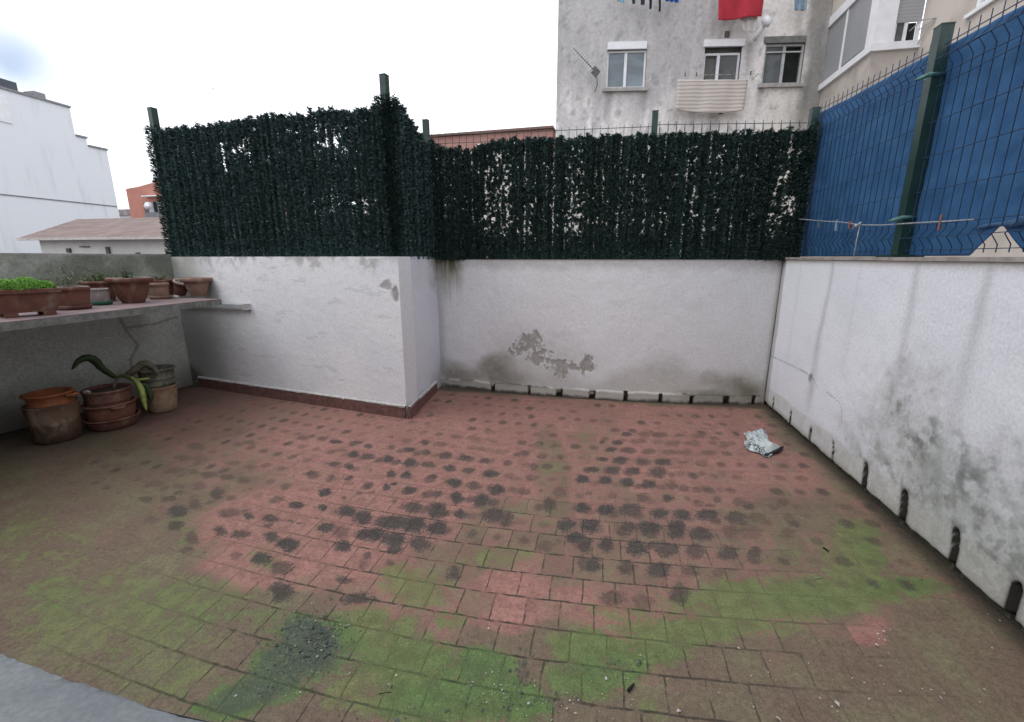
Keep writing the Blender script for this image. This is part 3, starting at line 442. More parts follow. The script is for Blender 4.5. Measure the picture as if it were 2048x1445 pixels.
# ---- shelf slab along the left wall
M_slab = painted('shelf_slab_concrete', fine=50, amp=.2)
def slab():
    x0, x1, y0, y1, z0, z1 = -5.04, -3.93, -.3, 3.99, 1.065, 1.12
    b = MB(); b.box((x0-.25,y0,z0), (x1,y1,z1)); return b
sh = slab().build('stone_shelf', simple('shelf_concrete', (.20,.20,.19), (.12,.125,.115), 22, .9, bump=.5)); tag(sh, 'long concrete shelf carrying the terracotta pots along the left wall', 'shelf')
tp = MB(); tp.box((-5.15,-.3,1.121), (-3.936,3.985,1.126)); tp.build('tiled_top', simple('shelf_top_tile', (.25,.185,.19), (.19,.135,.135), 9, .6), sh)
for yy in (.3, 2.0): q = MB(); q.box((-5.3,yy,0.0), (-4.9,yy+.11,1.064)); q.build('shelf_pier', simple('pier_render', (.22,.22,.2)), sh)
br = MB(); a = np.array(atpl(365,626,(-4.95,4.32),-10.5)); c = np.array(atpl(492,613,(-4.95,4.38),-10.5)); c[2] -= .005; a[2] = c[2]
br.obox((a+c)/2, (c-a)/np.linalg.norm(c-a), (math.sin(math.radians(10.5)), math.cos(math.radians(10.5)), 0), (0,0,1), np.linalg.norm(c-a)/2, .02, .022)
bo = br.build('wall_rail', simple('rail_galvanised', (.45,.47,.48), (.35,.37,.38), 12, .5, .3)); tag(bo, 'grey flat rail fixed to the white wall beneath the shelf end', 'rail')
b2 = MB(); b2.obox(c+np.array([.01,0,0]), (1,-.18,0), (.18,1,0), (0,0,1), .03, .034, .034); b2.build('rail_bracket', simple('bracket_cement', (.5,.49,.48)), bo)

# ---- low parapet the photograph is taken over
def paint_par(X_, Y_):
    n = fbm(X_*9, Y_*9, 131, 5); C = np.ones(X_.shape+(3,))*np.array([.215, .232, .24]); C = mixc(C, (.17,.188,.197), ss(.35, .7, n)); return C
X_, Y_ = np.meshgrid(np.linspace(-3.2, 1.78, 500), np.linspace(.07, .42, 36)); 
e = [(-3.2,.07,.896),(1.78,.07,.896),(1.78,.07,0),(-3.2,.07,0),(-3.2,.405,.895),(1.78,.405,.895),(1.78,.405,0),(-3.2,.405,0)]
Yb = np.where(Y_ > .4, .40+(fbm(X_*60, Y_*0, 133, 3)-.5)*.005+(X_+.54)*-.07, Y_); Zb = .9+(fbm(X_*30, Y_*30, 135)-.5)*.006-np.where(Y_ > .405, .006, 0)
par = gridmesh('parapet', np.stack([X_, Yb, Zb], 2), painted('parapet_render', fine=120, amp=.15, bump=.5), {'Col': paint_par(X_, Y_)}, extra=(e, [(0,3,2,1),(4,5,6,7),(0,4,7,3),(1,2,6,5)]))
tag(par, 'blue grey rough rendered parapet in the near left corner', 'parapet')

# ---- plain house added out of view behind the viewer to shade the patio
M_house = simple('house_render', (.52,.50,.47), (.44,.42,.4), 2, .9)
hs = MB(); hs.box((-6.5,-9,-1.59), (6.5,-.75,3.7)); ho = hs.build('house', M_house); tag(ho, 'plain rendered house added out of view behind the viewer to shade the patio', 'house')
# ================================================================ FENCES
M_green = simple('green_powder_coat', (.008,.030,.026), (.014,.045,.038), 8, .45, .0, .05, .5)
M_wire = simple('green_wire', (.03,.05,.048), (.05,.065,.06), 20, .5)
M_wirer = simple('wire_over_blue', (.010,.032,.075), (.014,.04,.09), 20, .5)
M_wireb = simple('dark_green_wire', (.012,.022,.03), (.02,.035,.045), 20, .5)
def post(P, h0, h1, parent, w=.03, rz=0, lean=(0, 0)):
    b = MB(); c = math.cos(rz); s = math.sin(rz); top = (P[0]+lean[0], P[1]+lean[1], h1)
    ux = (c, s, 0); uy = (-s, c, 0)
    vs = []
    for z, q in ((h0, P), (h1, top)):
        for i, j in ((-1,-1),(1,-1),(1,1),(-1,1)): vs.append((q[0]+w*(ux[0]*i+uy[0]*j), q[1]+w*(ux[1]*i+uy[1]*j), z))
    b.add(vs, [(0,3,2,1),(4,5,6,7),(0,1,5,4),(1,2,6,5),(2,3,7,6),(3,0,4,7)])
    o = b.build('post', M_green, parent)
    k = MB(); k.obox((top[0], top[1], h1+.003), ux, uy, (0,0,1), w+.002, w+.002, .0035); k.build('post_cap', M_green, o)
    return o
def clamp(P, z, parent, dx=-1):
    b = MB(); b.obox((P[0], P[1], z), (1,0,0), (0,1,0), (0,0,1), .036, .036, .009)
    b.tube([(P[0]+.034, P[1]-.03, z), (P[0]-.05, P[1]-.04, z), (P[0]-.085, P[1]-.03, z-.012), (P[0]-.105, P[1]-.01, z-.018)], [.012,.014,.012,.007], 8)
    b.build('post_clamp', simple('clamp_coat', (.10,.22,.21), (.05,.12,.11), 30, .4), parent)
def mesh_panel(P0, P1, z0, zt0, zt1, parent, mat, step=.08, folds=(), nrm=(0, -1), r=.0024, stick=.03, rows=None, name='wire_panel'):
    """welded mesh; V folds push the verticals out along nrm"""
    P0 = np.array(P0, float); P1 = np.array(P1, float); L = np.hypot(*(P1-P0)); d = (P1-P0)/L; n = int(L/step); b = MB()
    for i in range(n+1):
        s = i*step+.02; zt = zt0+(zt1-zt0)*s/L; pts = [(z0, 0)]
        for f in sorted(folds): zc = z0+(zt-z0)*f if f <= 1 else zt-(f-1); pts += [(zc-.05, 0), (zc, .035), (zc+.05, 0)]
        pts.append((zt+stick, 0)); pts = [p for p in pts if p[0] <= zt+stick]
        b.tube([(*(P0+d*s+np.array(nrm)*o), z) for z, o in pts], r, 4, False)
    for off, o in rows:
        za = (z0+off) if off >= 0 else zt0+off+1e-3; zb_ = (z0+off) if off >= 0 else zt1+off+1e-3
        b.tube([(*(P0+np.array(nrm)*(o+.004)), za), (*(P0+d*L+np.array(nrm)*(o+.004)), zb_)], r*1.15, 4, False)
    return b.build(name, mat, parent)
WT = 1.555
fl = empty('garden_fence', (-3.4, 4.35, WT)); tag(fl, 'tall green post fence on the white block, wrapped in dark artificial hedge', 'fence')
inv = lambda o: (o.location[0], o.location[1], o.location[2])
def par_keep(parent):            # children keep world coordinates
    for c in parent.children: c.matrix_parent_inverse = parent.matrix_basis.inverted() if False else c.matrix_parent_inverse
fl.location = (0, 0, 0)
LP0 = (-5.03, 4.575); LP1 = (-1.95, 4.02)
post((-5.09,4.62), WT, 3.20, fl, .034, math.radians(-10.5)); post((-1.955,4.05), WT, 3.115, fl, .03, math.radians(-10.5)); post((-1.965,5.03), WT, 3.02, fl, .03)
mesh_panel((-5.05,4.60), (-1.97,4.06), WT+.03, 2.95, 2.86, fl, M_wireb, rows=((.03,0),(.3,0),(.6,0),(.9,0),(1.2,0),(-.02,0)), nrm=(-.18,-.98))
fb = empty('garden_fence'); tag(fb, 'green wire mesh fence along the back wall with its top row showing', 'fence')
post((.468,5.05), WT-.02, 2.975, fb, .028)
mesh_panel((-1.93,5.05), (.44,5.05), WT, 2.87, 2.84, fb, M_wire, rows=((.03,0),(.3,0),(.6,0),(.9,0),(-.001,0),(-.085,0),(-.17,0)), r=.0032, stick=.028)
mesh_panel((.50,5.05), (1.86,5.05), WT, 2.855, 2.80, fb, M_wire, folds=(1.045, 1.13), rows=((.03,0),(.3,0),(.6,0),(-.001,0),(-.085,.0),(-.15,0)), r=.0032, stick=.028)
fr = empty('garden_fence'); tag(fr, 'green wire mesh fence on the right wall in front of the blue screen', 'fence')
p5 = post((1.90,5.0), WT-.02, 2.905, fr, .034); clamp((1.90,5.0), 2.62, p5); clamp((1.90,4.99), 1.73, p5)
PB = (1.935,3.43); p6 = post(PB, WT-.0, 2.885, fr, .034); clamp(PB, 2.62, p6); clamp(PB, 1.80, p6); 
fo = MB(); fo.box((PB[0]-.09,PB[1]-.09,WT-.003), (PB[0]+.09,PB[1]+.09,WT+.012)); fo.build('foot_plate', M_green, p6)
rw = ((.02,0),(.095,.035),(.17,0),(.37,0),(.57,0),(.77,0),(.97,0),(1.12,0),(-.18,.0),(-.1,.035),(-.02,0))
mesh_panel((1.93,4.96), (1.93,3.47), WT+.02, 2.905, 2.80, fr, M_wirer, step=.075, folds=(.075,1.10), nrm=(-1,0), rows=rw, r=.0026)
mesh_panel((1.93,3.38), (1.93,1.2), WT+.02, 2.79, 2.70, fr, M_wirer, step=.075, folds=(.075,1.10), nrm=(-1,0), rows=rw, r=.0026)

# ---- artificial hedge screens: twisted strands with thousands of needles
M_hedge = MT('hedge_needles', .55, spec=.35); _a = M_hedge.attr('Col'); M_hedge.base(_a.outputs['Color']); M_hedge = M_hedge.m
WID = .0048
LC = (np.array([.028,.060,.060]), np.array([.060,.105,.100])); DC = (np.array([.018,.044,.040]), np.array([.050,.092,.076]))  # left screens lighter and bluer: glare put into the needle colours
def hedge(name, P0, P1, zb, topf, nrm, seed, spacing=.047, dens=260, dropf=None, thick=.06, R=.036, cc=None):
    cc = cc or DC
    rs = np.random.RandomState(seed); holef = dropf; dropf = None; P0 = np.array(P0, float); P1 = np.array(P1, float); L = np.hypot(*(P1-P0)); d = (P1-P0)/L
    Vs = []; Cs = []; nst = int(L/spacing)
    for i in range(nst+1):
        s = i*spacing+rs.normal(0, .009); full = topf(np.clip(s, 0, L))+rs.normal(0, .018)
        zt = full; H = zt-zb; n = int(H*dens*rs.uniform(.8, 1.15)); z = zb+rs.rand(n)*H
        lean = rs.normal(0, .006)
        keep = np.ones(n, bool)
        if dropf is not None: keep = rs.rand(n) > dropf(s, z)
        z = z[keep]; n = len(z)
        ss_ = s+lean*(z-zb)+np.sin(z*9+i*2.1)*.008+rs.normal(0, .007, n); off = rs.rand()*thick*.5+(.045 if i % 2 else 0)
        th = rs.rand(n)*2*np.pi; el = rs.uniform(.15, .95, n)
        a3 = np.stack([d[0]*np.cos(th)+nrm[0]*np.sin(th), d[1]*np.cos(th)+nrm[1]*np.sin(th), el-.1*rs.rand(n)], 1); a3 /= np.linalg.norm(a3, axis=1)[:, None]
        base = np.stack([P0[0]+d[0]*ss_+nrm[0]*off, P0[1]+d[1]*ss_+nrm[1]*off, z], 1)
        ln = R*rs.uniform(.7, 1.3, n)[:, None]; w_ = np.cross(a3, rs.normal(size=(n, 3))); w_ /= np.linalg.norm(w_, axis=1)[:, None]; w_ *= (WID*rs.uniform(.7, 1.4, n))[:, None]
        g = rs.rand(n)[:, None]; t = rs.uniform(.75, 1.15)
        if holef is not None:
            tip = ss_+(a3@np.array([d[0], d[1], 0]))*ln[:, 0]*.6; tz = z+a3[:, 2]*ln[:, 0]*.6; kp = rs.rand(n) > holef(tip, tz); base, a3, ln, w_, g = base[kp], a3[kp], ln[kp], w_[kp], g[kp]
        Vs.append(np.stack([base-w_*.6, base+w_*.6, base+a3*ln+w_, base+a3*ln-w_], 1))
        Cs.append((cc[0]*(1-g)+cc[1]*g)*t)
    V = np.concatenate(Vs); C_ = np.concatenate(Cs)
    return quads(name, V, M_hedge, None, C_)
def interp(xs_, zs_): return lambda s: np.interp(s, xs_, zs_)
tl = interp([0,.25,.7,1.3,1.8,2.3,2.6,2.9,3.13], [2.93,2.93,2.90,2.90,2.89,2.86,2.87,2.82,2.86])
def dropL(s, z):     # thinner zone in the upper middle where the sky shows
    a = np.exp(-((z-2.66+.1*(s-1.7)**2*.2)/.15)**2)*(.55+.45*np.sin(s*5.3+1))+np.exp(-((z-2.05)/.12)**2)*np.where((s > 2.3)&(s < 3.), .6, .15)+.10
    h = fbm(s*44, z*22+s*9, 301, 2); return np.where(h > .80-.32*np.clip(a, 0, 1), .97, 0)*ss(.12, .25, s)
h1 = hedge('hedge_screen', LP0, LP1, WT-.03, tl, (-.18,-.98), 3, spacing=.021, dens=1350, dropf=dropL, R=.027, cc=LC)
tag(h1, 'dark green artificial hedge screen on the left wall block, its colour lightened for glare', 'hedge screen')
tr = interp([0,.25,.5,.8,1.0], [2.90,2.86,2.80,2.72,2.74])
h2 = hedge('hedge_screen', (-1.93,4.03), (-1.95,5.04), WT-.03, tr, (1,0), 4, dens=1500, spacing=.03, cc=LC)
tag(h2, 'dark hedge screen on the short return between the two corner posts', 'hedge screen')
h2b = None
rs = np.random.RandomState(11)
def wrap(name, P, z0, z1, R, n, parent):
    th = rs.rand(n)*2*np.pi; z = z0+rs.rand(n)*(z1-z0); rr = R*rs.uniform(.3, 1, n)
    base = np.stack([P[0]+rr*np.cos(th), P[1]+rr*np.sin(th), z], 1); a = np.stack([np.cos(th), np.sin(th), rs.uniform(-.1, .9, n)], 1); a /= np.linalg.norm(a, axis=1)[:, None]
    w_ = np.cross(a, rs.normal(size=(n, 3))); w_ /= np.linalg.norm(w_, axis=1)[:, None]; w_ *= .0045
    g = rs.rand(n)[:, None]
    quads(name, np.stack([base-w_*.6, base+w_*.6, base+a*.036+w_, base+a*.036-w_], 1), M_hedge, parent, (np.array([.010,.026,.020])*(1-g)+np.array([.026,.058,.042])*g))
wrap('post_wrap', (-1.95,4.03), WT-.03, 2.94, .085, 5200, h1); wrap('post_wrap', (-5.06,4.57), WT-.03, 2.99, .07, 3800, h1)
tb = interp([0,.06,.3,.5,.62,.85,1.3,2.3,3.0,3.7,3.85], [2.80,2.74,2.68,2.66,2.72,2.755,2.75,2.73,2.71,2.70,2.76])
def dropB(s, z):
    c = vn(s*9, z*.6, 41); c = ss(.45, .95, c)+.35*ss(.5, .9, vn(s*2.5, z*2, 43)); z1 = ss(1.60, 1.85, z)*(1-ss(2.62, 2.70, z))
    h = fbm(s*70, z*33, 305, 2); return np.where(h > .88-.20*np.clip(c, 0, 1)*z1-.17*z1, .98, 0)
h3 = hedge('hedge_screen', (-1.9,4.985), (1.93,4.985), WT-.035, tb, (0,-1), 6, spacing=.0175, dens=1450, dropf=dropB, R=.025)
tag(h3, 'dark green artificial hedge screen with light gaps along the back wall', 'hedge screen')

# ---- blue shade cloth behind the right fence
M_blue = MT('blue_shade_cloth', .75, spec=.2); nb_ = M_blue.noise(7, 4); wv = M_blue.noise(160, 2)
M_blue.base(M_blue.mix(M_blue.step(nb_, .3, .7), (.024,.085,.200), (.038,.115,.245))); M_blue.bump(M_blue.math('ADD', M_blue.math('MULTIPLY', wv, .25), nb_), .5, .02)
M_blue = M_blue.m
yy = np.linspace(5.08, 1.2, 250); zz = np.linspace(0, 1, 90); Yg, Tg = np.meshgrid(yy, zz)
topz = np.interp(Yg, [1.2, 3.4, 3.45, 5.08], [2.68, 2.775, 2.785, 2.885]); lift = np.clip(1-abs(Yg-2.74)/.17, 0, 1)*.155
z0_ = WT+.005+lift; Zg = z0_+(topz-z0_)*Tg
Xg = 1.972+(fbm(Yg*2.2, Zg*1.4, 141)-.5)*.03+(fbm(Yg*9, Zg*2, 143)-.5)*.006+.008*np.sin(Yg*16+Zg*3)*(1-ss(1.56, 1.8, Zg))+(np.abs(fbm(Yg*2.5+Zg*2, Zg*2.2-Yg, 147, 3)-.5))*-.03
b = MB(); nx = 250
vs = np.stack([Xg, Yg, Zg], 2).reshape(-1, 3).tolist(); b.add(vs, [(r*nx+c, r*nx+c+1, (r+1)*nx+c+1, (r+1)*nx+c) for r in range(89) for c in range(nx-1)], True)
bl = b.build('shade_cloth', M_blue); sm_ = bl.modifiers.new('s', 'SOLIDIFY'); sm_.thickness = .003
tag(bl, 'blue woven shade cloth stretched behind the wire of the right fence', 'shade cloth')
# rolled spare cloth at the foot
fd = MB(); pts = []; rr_ = []
for i in range(24): t = i/23; y = 2.90-t*1.3; pts.append((1.992+.004*math.sin(i*.8), y, 1.705+.05*min(1, t*2.2)+.006*math.sin(i*1.1))); rr_.append(.004+.030*min(1, t*2.5)+.003*math.sin(i*1.7))
fd.tube([(p[0]-.03, p[1], p[2]-.005) for p in pts], rr_, 10); fdo = fd.build('rolled_hem', simple('blue_cloth_roll', (.06,.13,.24), (.04,.10,.2), 14, .8), bl)

# ---- clothes line with pegs
cl_ = MB(); P = [(1.86,5.02,1.925),(1.868,4.75,1.895),(1.87,4.4,1.855),(1.87,4.1,1.825),(1.87,3.83,1.785),(1.87,3.55,1.765),(1.87,3.2,1.755),(1.87,2.95,1.745),(1.88,2.79,1.742)]
cl_.tube(P, .0042, 6); clo = cl_.build('clothesline', simple('old_white_rope', (.34,.36,.38), (.2,.22,.25), 60, .9)); tag(clo, 'frayed white cord strung across the blue screen', 'clothesline')
tl_ = MB(); tl_.tube([(1.868,3.83,1.785),(1.866,3.835,1.68),(1.868,3.84,1.556)], .0045, 5); tl_.build('cord_tail', simple('cord_tail_white', (.45,.46,.47), (.3,.3,.32), 50), clo)
kn = MB(); kn.tube([(1.855,3.80,1.80),(1.85,3.84,1.775),(1.86,3.87,1.79),(1.862,3.9,1.765)], .009, 6); kn.build('knot', simple('knot_white', (.45,.46,.47)), clo)
pc = {'grey': simple('peg_grey', (.16,.2,.24)), 'blue': simple('peg_pale_blue', (.32,.42,.52)), 'orange': simple('peg_orange', (.30,.12,.10)), 'wood': simple('peg_wood', (.26,.15,.13), (.2,.11,.1))}
def peg(y, z, c, ln, label, tilt=0, big=1):
    e = empty('clothes_peg'); tag(e, label, 'peg', 'clothes pegs on the white cord')
    for s in (-1, 1):
        q = MB(); q.obox((1.87+s*.0045*big, y+tilt*.5+s*.004, z-ln/2+.014), (1,0,0), (0,1,0), (0,-tilt*2+s*.06,1), .0035*big, .006*big, ln/2); q.build('jaw', pc[c], e)
    q = MB(); q.tube([(1.862,y+tilt*.4,z-.012),(1.878,y+tilt*.4,z-.012)], .006*big, 8); q.build('spring', M_wire, e)
peg(4.52, 1.865, 'grey', .075, 'grey peg nearest the corner post on the white cord', -.06)
peg(4.21, 1.835, 'blue', .085, 'pale blue peg hanging on the white cord', -.05)
peg(4.0, 1.81, 'orange', .055, 'small orange red peg beside the knot in the cord', -.05, 1.2)
peg(3.03, 1.772, 'wood', .085, 'larger reddish wooden peg right of the thick green post', -.03, .9)

# ================================================================ BUILDINGS
def cloth_mesh(name, tl_, tr_, bl_, br_, depth, mat, parent=None, n=30, m_=24, sag=0, wav=.02, f=5, out=(0,-1)):
    b = MB(); A0, A1, A2, A3 = (np.array(t, float) for t in (tl_, tr_, bl_, br_)); vs = []
    for j in range(m_+1):
        t = j/m_
        for i in range(n+1):
            s = i/n; p = (A0*(1-s)+A1*s)*(1-t)+(A2*(1-s)+A3*s)*t; p = p.copy()
            p[2] -= sag*4*s*(1-s)*t; o = depth+wav*math.sin(s*f*6.28+t*1.5)*(.2+t)+wav*.4*math.sin(s*f*14+1); p[0] += out[0]*o; p[1] += out[1]*o; vs.append(p)
    b.add(vs, [(j*(n+1)+i, j*(n+1)+i+1, (j+1)*(n+1)+i+1, (j+1)*(n+1)+i) for j in range(m_) for i in range(n)], True)
    o = b.build(name, mat, parent); md = o.modifiers.new('s', 'SOLIDIFY'); md.thickness = .008; return o
FP = (-1.22, 12.94); FA = 8.2; fa = math.radians(FA); FD = np.array([math.cos(fa), math.sin(fa)]); FN = np.array([math.sin(fa), -math.cos(fa)])
def fs(px, py): q = atpl(px, py, FP, FA); return (float((q[:2]-FP)@FD), float(q[2]))
def fpt(s, z, o=0): return np.array([*(FP+FD*s+FN*o), z])
S0 = fs(1116, 120)[0]-.02; S1 = fs(1643, 120)[0]+.5
def rect(px0, py0, px1, py1): a = fs(px0, py1); b = fs(px1, py0); xm0 = fs(px0, (py0+py1)/2)[0]; xm1 = fs(px1, (py0+py1)/2)[0]; pm = (px0+px1)/2; return xm0, xm1, fs(pm, py1)[1], fs(pm, py0)[1]
def wall_holes(P0, D, Nn, s0, s1, z0, z1, holes, depth, name, mat, parent, res=None, paint=None):
    ssx = sorted({s0, s1, *[h[0] for h in holes], *[h[1] for h in holes]}); szz = sorted({z0, z1, *[h[2] for h in holes], *[h[3] for h in holes]})
    def sub(L, st):
        o = []
        for a, b in zip(L[:-1], L[1:]): k = max(1, int(round((b-a)/st))); o += [a+(b-a)*i/k for i in range(k)]
        return np.array(o+[L[-1]])
    SX = sub(ssx, res or 50); SZ = sub(szz, res or 50); Ug, Wg = np.meshgrid(SX, SZ)
    P = np.stack([P0[0]+D[0]*Ug, P0[1]+D[1]*Ug, Wg], 2); n = len(SX); F = []
    for r in range(len(SZ)-1):
        for c in range(n-1):
            um = (SX[c]+SX[c+1])/2; wm = (SZ[r]+SZ[r+1])/2
            if any(h[0] < um < h[1] and h[2] < wm < h[3] for h in holes): continue
            F.append((r*n+c, r*n+c+1, (r+1)*n+c+1, (r+1)*n+c))
    vs = P.reshape(-1, 3).tolist(); 
    for h in holes:
        k = len(vs)
        for o in (0, -depth):
            for (s, z) in ((h[0],h[2]),(h[1],h[2]),(h[1],h[3]),(h[0],h[3])): vs.append((P0[0]+D[0]*s+Nn[0]*o, P0[1]+D[1]*s+Nn[1]*o, z))
        F += [(k+i, k+(i+1) % 4, k+4+(i+1) % 4, k+4+i) for i in range(4)]+[(k+4,k+5,k+6,k+7)]
    me = bpy.data.meshes.new(name); me.from_pydata(vs, [], F); me.update()
    if paint:
        Cc = paint(Ug, Wg).reshape(-1, 3); at = me.color_attributes.new('Col', 'FLOAT_COLOR', 'POINT'); buf = np.ones((len(vs), 4), np.float32)
        buf[:len(Cc), :3] = Cc; buf[len(Cc):, :3] = (.16,.155,.15); at.data.foreach_set('color', buf.reshape(-1))
    return link(name, me, mat, parent)
M_alu = simple('white_aluminium', (.80,.81,.83), (.74,.75,.77), 5, .45, bump=.02)
M_alug = simple('grey_aluminium', (.50,.50,.50), (.42,.42,.42), 5, .5, bump=.02)
M_sill = simple('stone_sill', (.42,.40,.38), (.33,.31,.3), 8, .9)
M_dark = simple('dark_interior', (.012,.014,.013), (.02,.024,.02), 3, .8)
def glassm(name, c, rough=.06):
    m_ = MT(name, rough, spec=.6); f_ = m_.noise(1.3, 3, stretch=(1,1,2.5)); m_.base(m_.mix(m_.step(f_, .35, .65), c, tuple(x*.62 for x in c))); return m_.m
M_glass_pale = glassm('reflecting_pane', (.19,.235,.27)); M_glass_dim = glassm('dim_pane', (.12,.135,.14))
ab = empty('apartment_building'); tag(ab, 'stained grey rendered apartment block with three windows and washing, behind the fence', 'building')
W1 = rect(1213,100,1292,177); W2 = rect(1406,104,1479,186); W3 = rect(1527,87,1606,169)
W2 = (W2[0], W2[1], W2[2]-.15, W2[3]+.14)
def paint_fac(U, W):
    n = fbm(U*.8, W*.6, 151, 5); st = fbm(U*5.5, W*.8, 153, 5); sp_ = fbm(U*7, W*6, 157, 4); big = fbm(U*.7+3, W*.8, 159, 3)
    C = np.ones(U.shape+(3,))*np.array([.80,.765,.75]); C = mixc(C, (.52,.505,.50), ss(.40, .66, st*.6+n*.5)*.75); C = mixc(C, (.86,.83,.81), ss(.52, .66, fbm(U*8, W*1.6, 161, 4))*.8)
    C = mixc(C, (.38,.37,.37), ss(5.6, 7.2, W+big*1.6)*(1-ss(3.9, 5.4, U))*.7)
    C = mixc(C, (.80,.755,.70), ss(4.5, 5.6, U+(n-.5))*.7); C = mixc(C, (.16,.155,.145), (1-ss(.1, .75, abs(U-(S1-.55))+(st-.5)*.9))*ss(3.2, 5.5, W)*.75)
    C = mixc(C, (.25,.245,.24), ss(.62, .74, sp_)*.5)
    for (sx_, z_, ln) in ((W1[0]+.1,W1[2],1.0),(W1[1],W1[2],.9),(W2[1]+.2,W2[3],1.1),(W3[0],W3[2],.8),(W3[1]+.15,W3[2]+.2,1.6),(S0+.3,4,1.5),(3.1,3.9,1.4)):
        C = mixc(C, (.20,.195,.19), np.exp(-((U-sx_+(st-.5)*.15)/.10)**2)*ss(z_-ln, z_-.1, W)*(1-ss(z_, z_+.15, W))*.6)
    C = mixc(C, (.58,.52,.485), (1-ss(.2, .8, abs(U-.9)))*(1-ss(3.6, 4.3, W))*.6)
    return C
M_fac = painted('facade_render', .92, 14, .14, .35, .02)
wall_holes(FP, FD, FN, S0, S1, -1.58, 10.5, [W1, W2, W3], .16, 'wall', M_fac, ab, .06, paint_fac)
bk = MB(); a = fpt(S0,0); b_ = fpt(S1,0); c_ = b_+np.array([.3,9,0]); d_ = a+np.array([.3,9,0])
bk.add([(*a[:2],-1.58),(*d_[:2],-1.58),(*d_[:2],10.5),(*a[:2],10.5),(*b_[:2],10.5),(*c_[:2],10.5),(*c_[:2],-1.58)], [(0,1,2,3),(3,2,5,4),(1,6,5,2)]); bk.build('side_wall', simple('side_render', (.47,.45,.44), (.38,.36,.35), 1.2), ab)
def fbox(s0, s1, z0, z1, o0, o1, name, mat, parent):
    b = MB(); b.obox(fpt((s0+s1)/2, (z0+z1)/2, (o0+o1)/2), (*FD,0), (*FN,0), (0,0,1), (s1-s0)/2, abs(o1-o0)/2, (z1-z0)/2); return b.build(name, mat, parent)
def window(R, mull, boxh, fm, panes, sill=True, boxm=None, fo_=-.05):
    e = empty('window'); e.parent = ab; s0, s1, z0, z1 = R; t = .05
    b = MB()
    for (a0, a1, b0, b1) in ((s0+.003,s0+t,z0+.003,z1-.003),(s1-t,s1-.003,z0+.003,z1-.003),(s0+t+.001,s1-t-.001,z0+.003,z0+t),(s0+t+.001,s1-t-.001,z1-t,z1-.003),(mull-.035,mull+.035,z0+t+.001,z1-t-.001)):
        b.obox(fpt((a0+a1)/2, (b0+b1)/2, fo_-.02), (*FD,0), (*FN,0), (0,0,1), (a1-a0)/2, .025, (b1-b0)/2)
    b.build('frame', fm, e)
    for (a0, a1, mt) in ((s0+t,mull-.035,panes[0]),(mull+.035,s1-t,panes[1])):
        if mt: fbox(a0, a1, z0+t, z1-t, fo_-.025, fo_-.031, 'pane', mt, e)
        else: fbox(a0, a1, z0+t, z1-t, fo_-.1, fo_-.106, 'opening', M_dark, e)
    if sill: fbox(s0-.08, s1+.06, z0-.085, z0-.004, -.02, .09, 'sill', M_sill, e)
    return e
w1 = window(W1, fs(1251,140)[0], 0, M_alu, (M_glass_pale, M_glass_pale)); r = rect(1215,86,1293,100); fbox(r[0], r[1], r[2], r[3]+.01, .002, .05, 'shutter_box', M_alu, w1)
w2 = window((W2[0]+.004, W2[1]-.0, W2[2], W2[3]-.14), fs(1437,140)[0], 0, M_alu, (None, M_glass_dim), sill=False, fo_=-.08); r = rect(1407,81,1488,95); fbox(r[0], r[1], r[2], r[3], .002, .07, 'shutter_box', M_alu, w2)
w3 = window(W3, fs(1567,130)[0], 0, M_alug, (M_glass_dim, None)); r = rect(1528,74,1611,87); fbox(r[0], r[1], r[2], r[3], .002, .04, 'lintel', simple('weathered_lintel', (.20,.20,.19), (.14,.14,.13), 6), w3)
fbox(W3[0]+.05, W3[1]-.05, W3[3]-.2, W3[3]-.17, -.045, -.02, 'transom', M_alug, w3)
M_vent = simple('vent_grille', (.14,.12,.115), (.08,.07,.07), 60, .8)
for (q, mt) in (((1449,63,1459,76), M_vent), ((1437,223,1445,229), M_vent), ((1381,272,1388,278), M_vent)):
    r = rect(*q); v = fbox(*r, .002, .018, 'vent', mt, ab)
M_cream = simple('cream_grille', (.46,.44,.38), (.38,.36,.31), 9)
r = rect(1409,264,1427,282); vc = MB()
for k in range(5): s = r[0]+(r[1]-r[0])*(k+.5)/5; vc.obox(fpt(s, (r[2]+r[3])/2, .03), (*FD,0), (*FN,0), (0,0,1), (r[1]-r[0])*.07, .02, (r[3]-r[2])/2)
vc.obox(fpt((r[0]+r[1])/2, (r[2]+r[3])/2, .008), (*FD,0), (*FN,0), (0,0,1), (r[1]-r[0])/2, .006, (r[3]-r[2])/2+.02); vc.build('grille', M_cream, ab)
r = rect(1480,267,1489,276); fbox(*r, .002, .2, 'flue', M_alu, ab)
pp = MB(); q0 = fs(1511,74); q1 = fs(1521,56); pp.tube([fpt(q0[0]-.02,q0[1]-.05,.0), fpt(q0[0],q0[1],.14), fpt(q1[0],q1[1],.30)], [.05,.055,.06], 12); pp.tube([fpt(q1[0]-.01,q1[1]-.02,.27), fpt(q1[0]+.02,q1[1]+.03,.36)], [.125,.115], 16)
po = pp.build('flue_pipe', M_alu, ab)
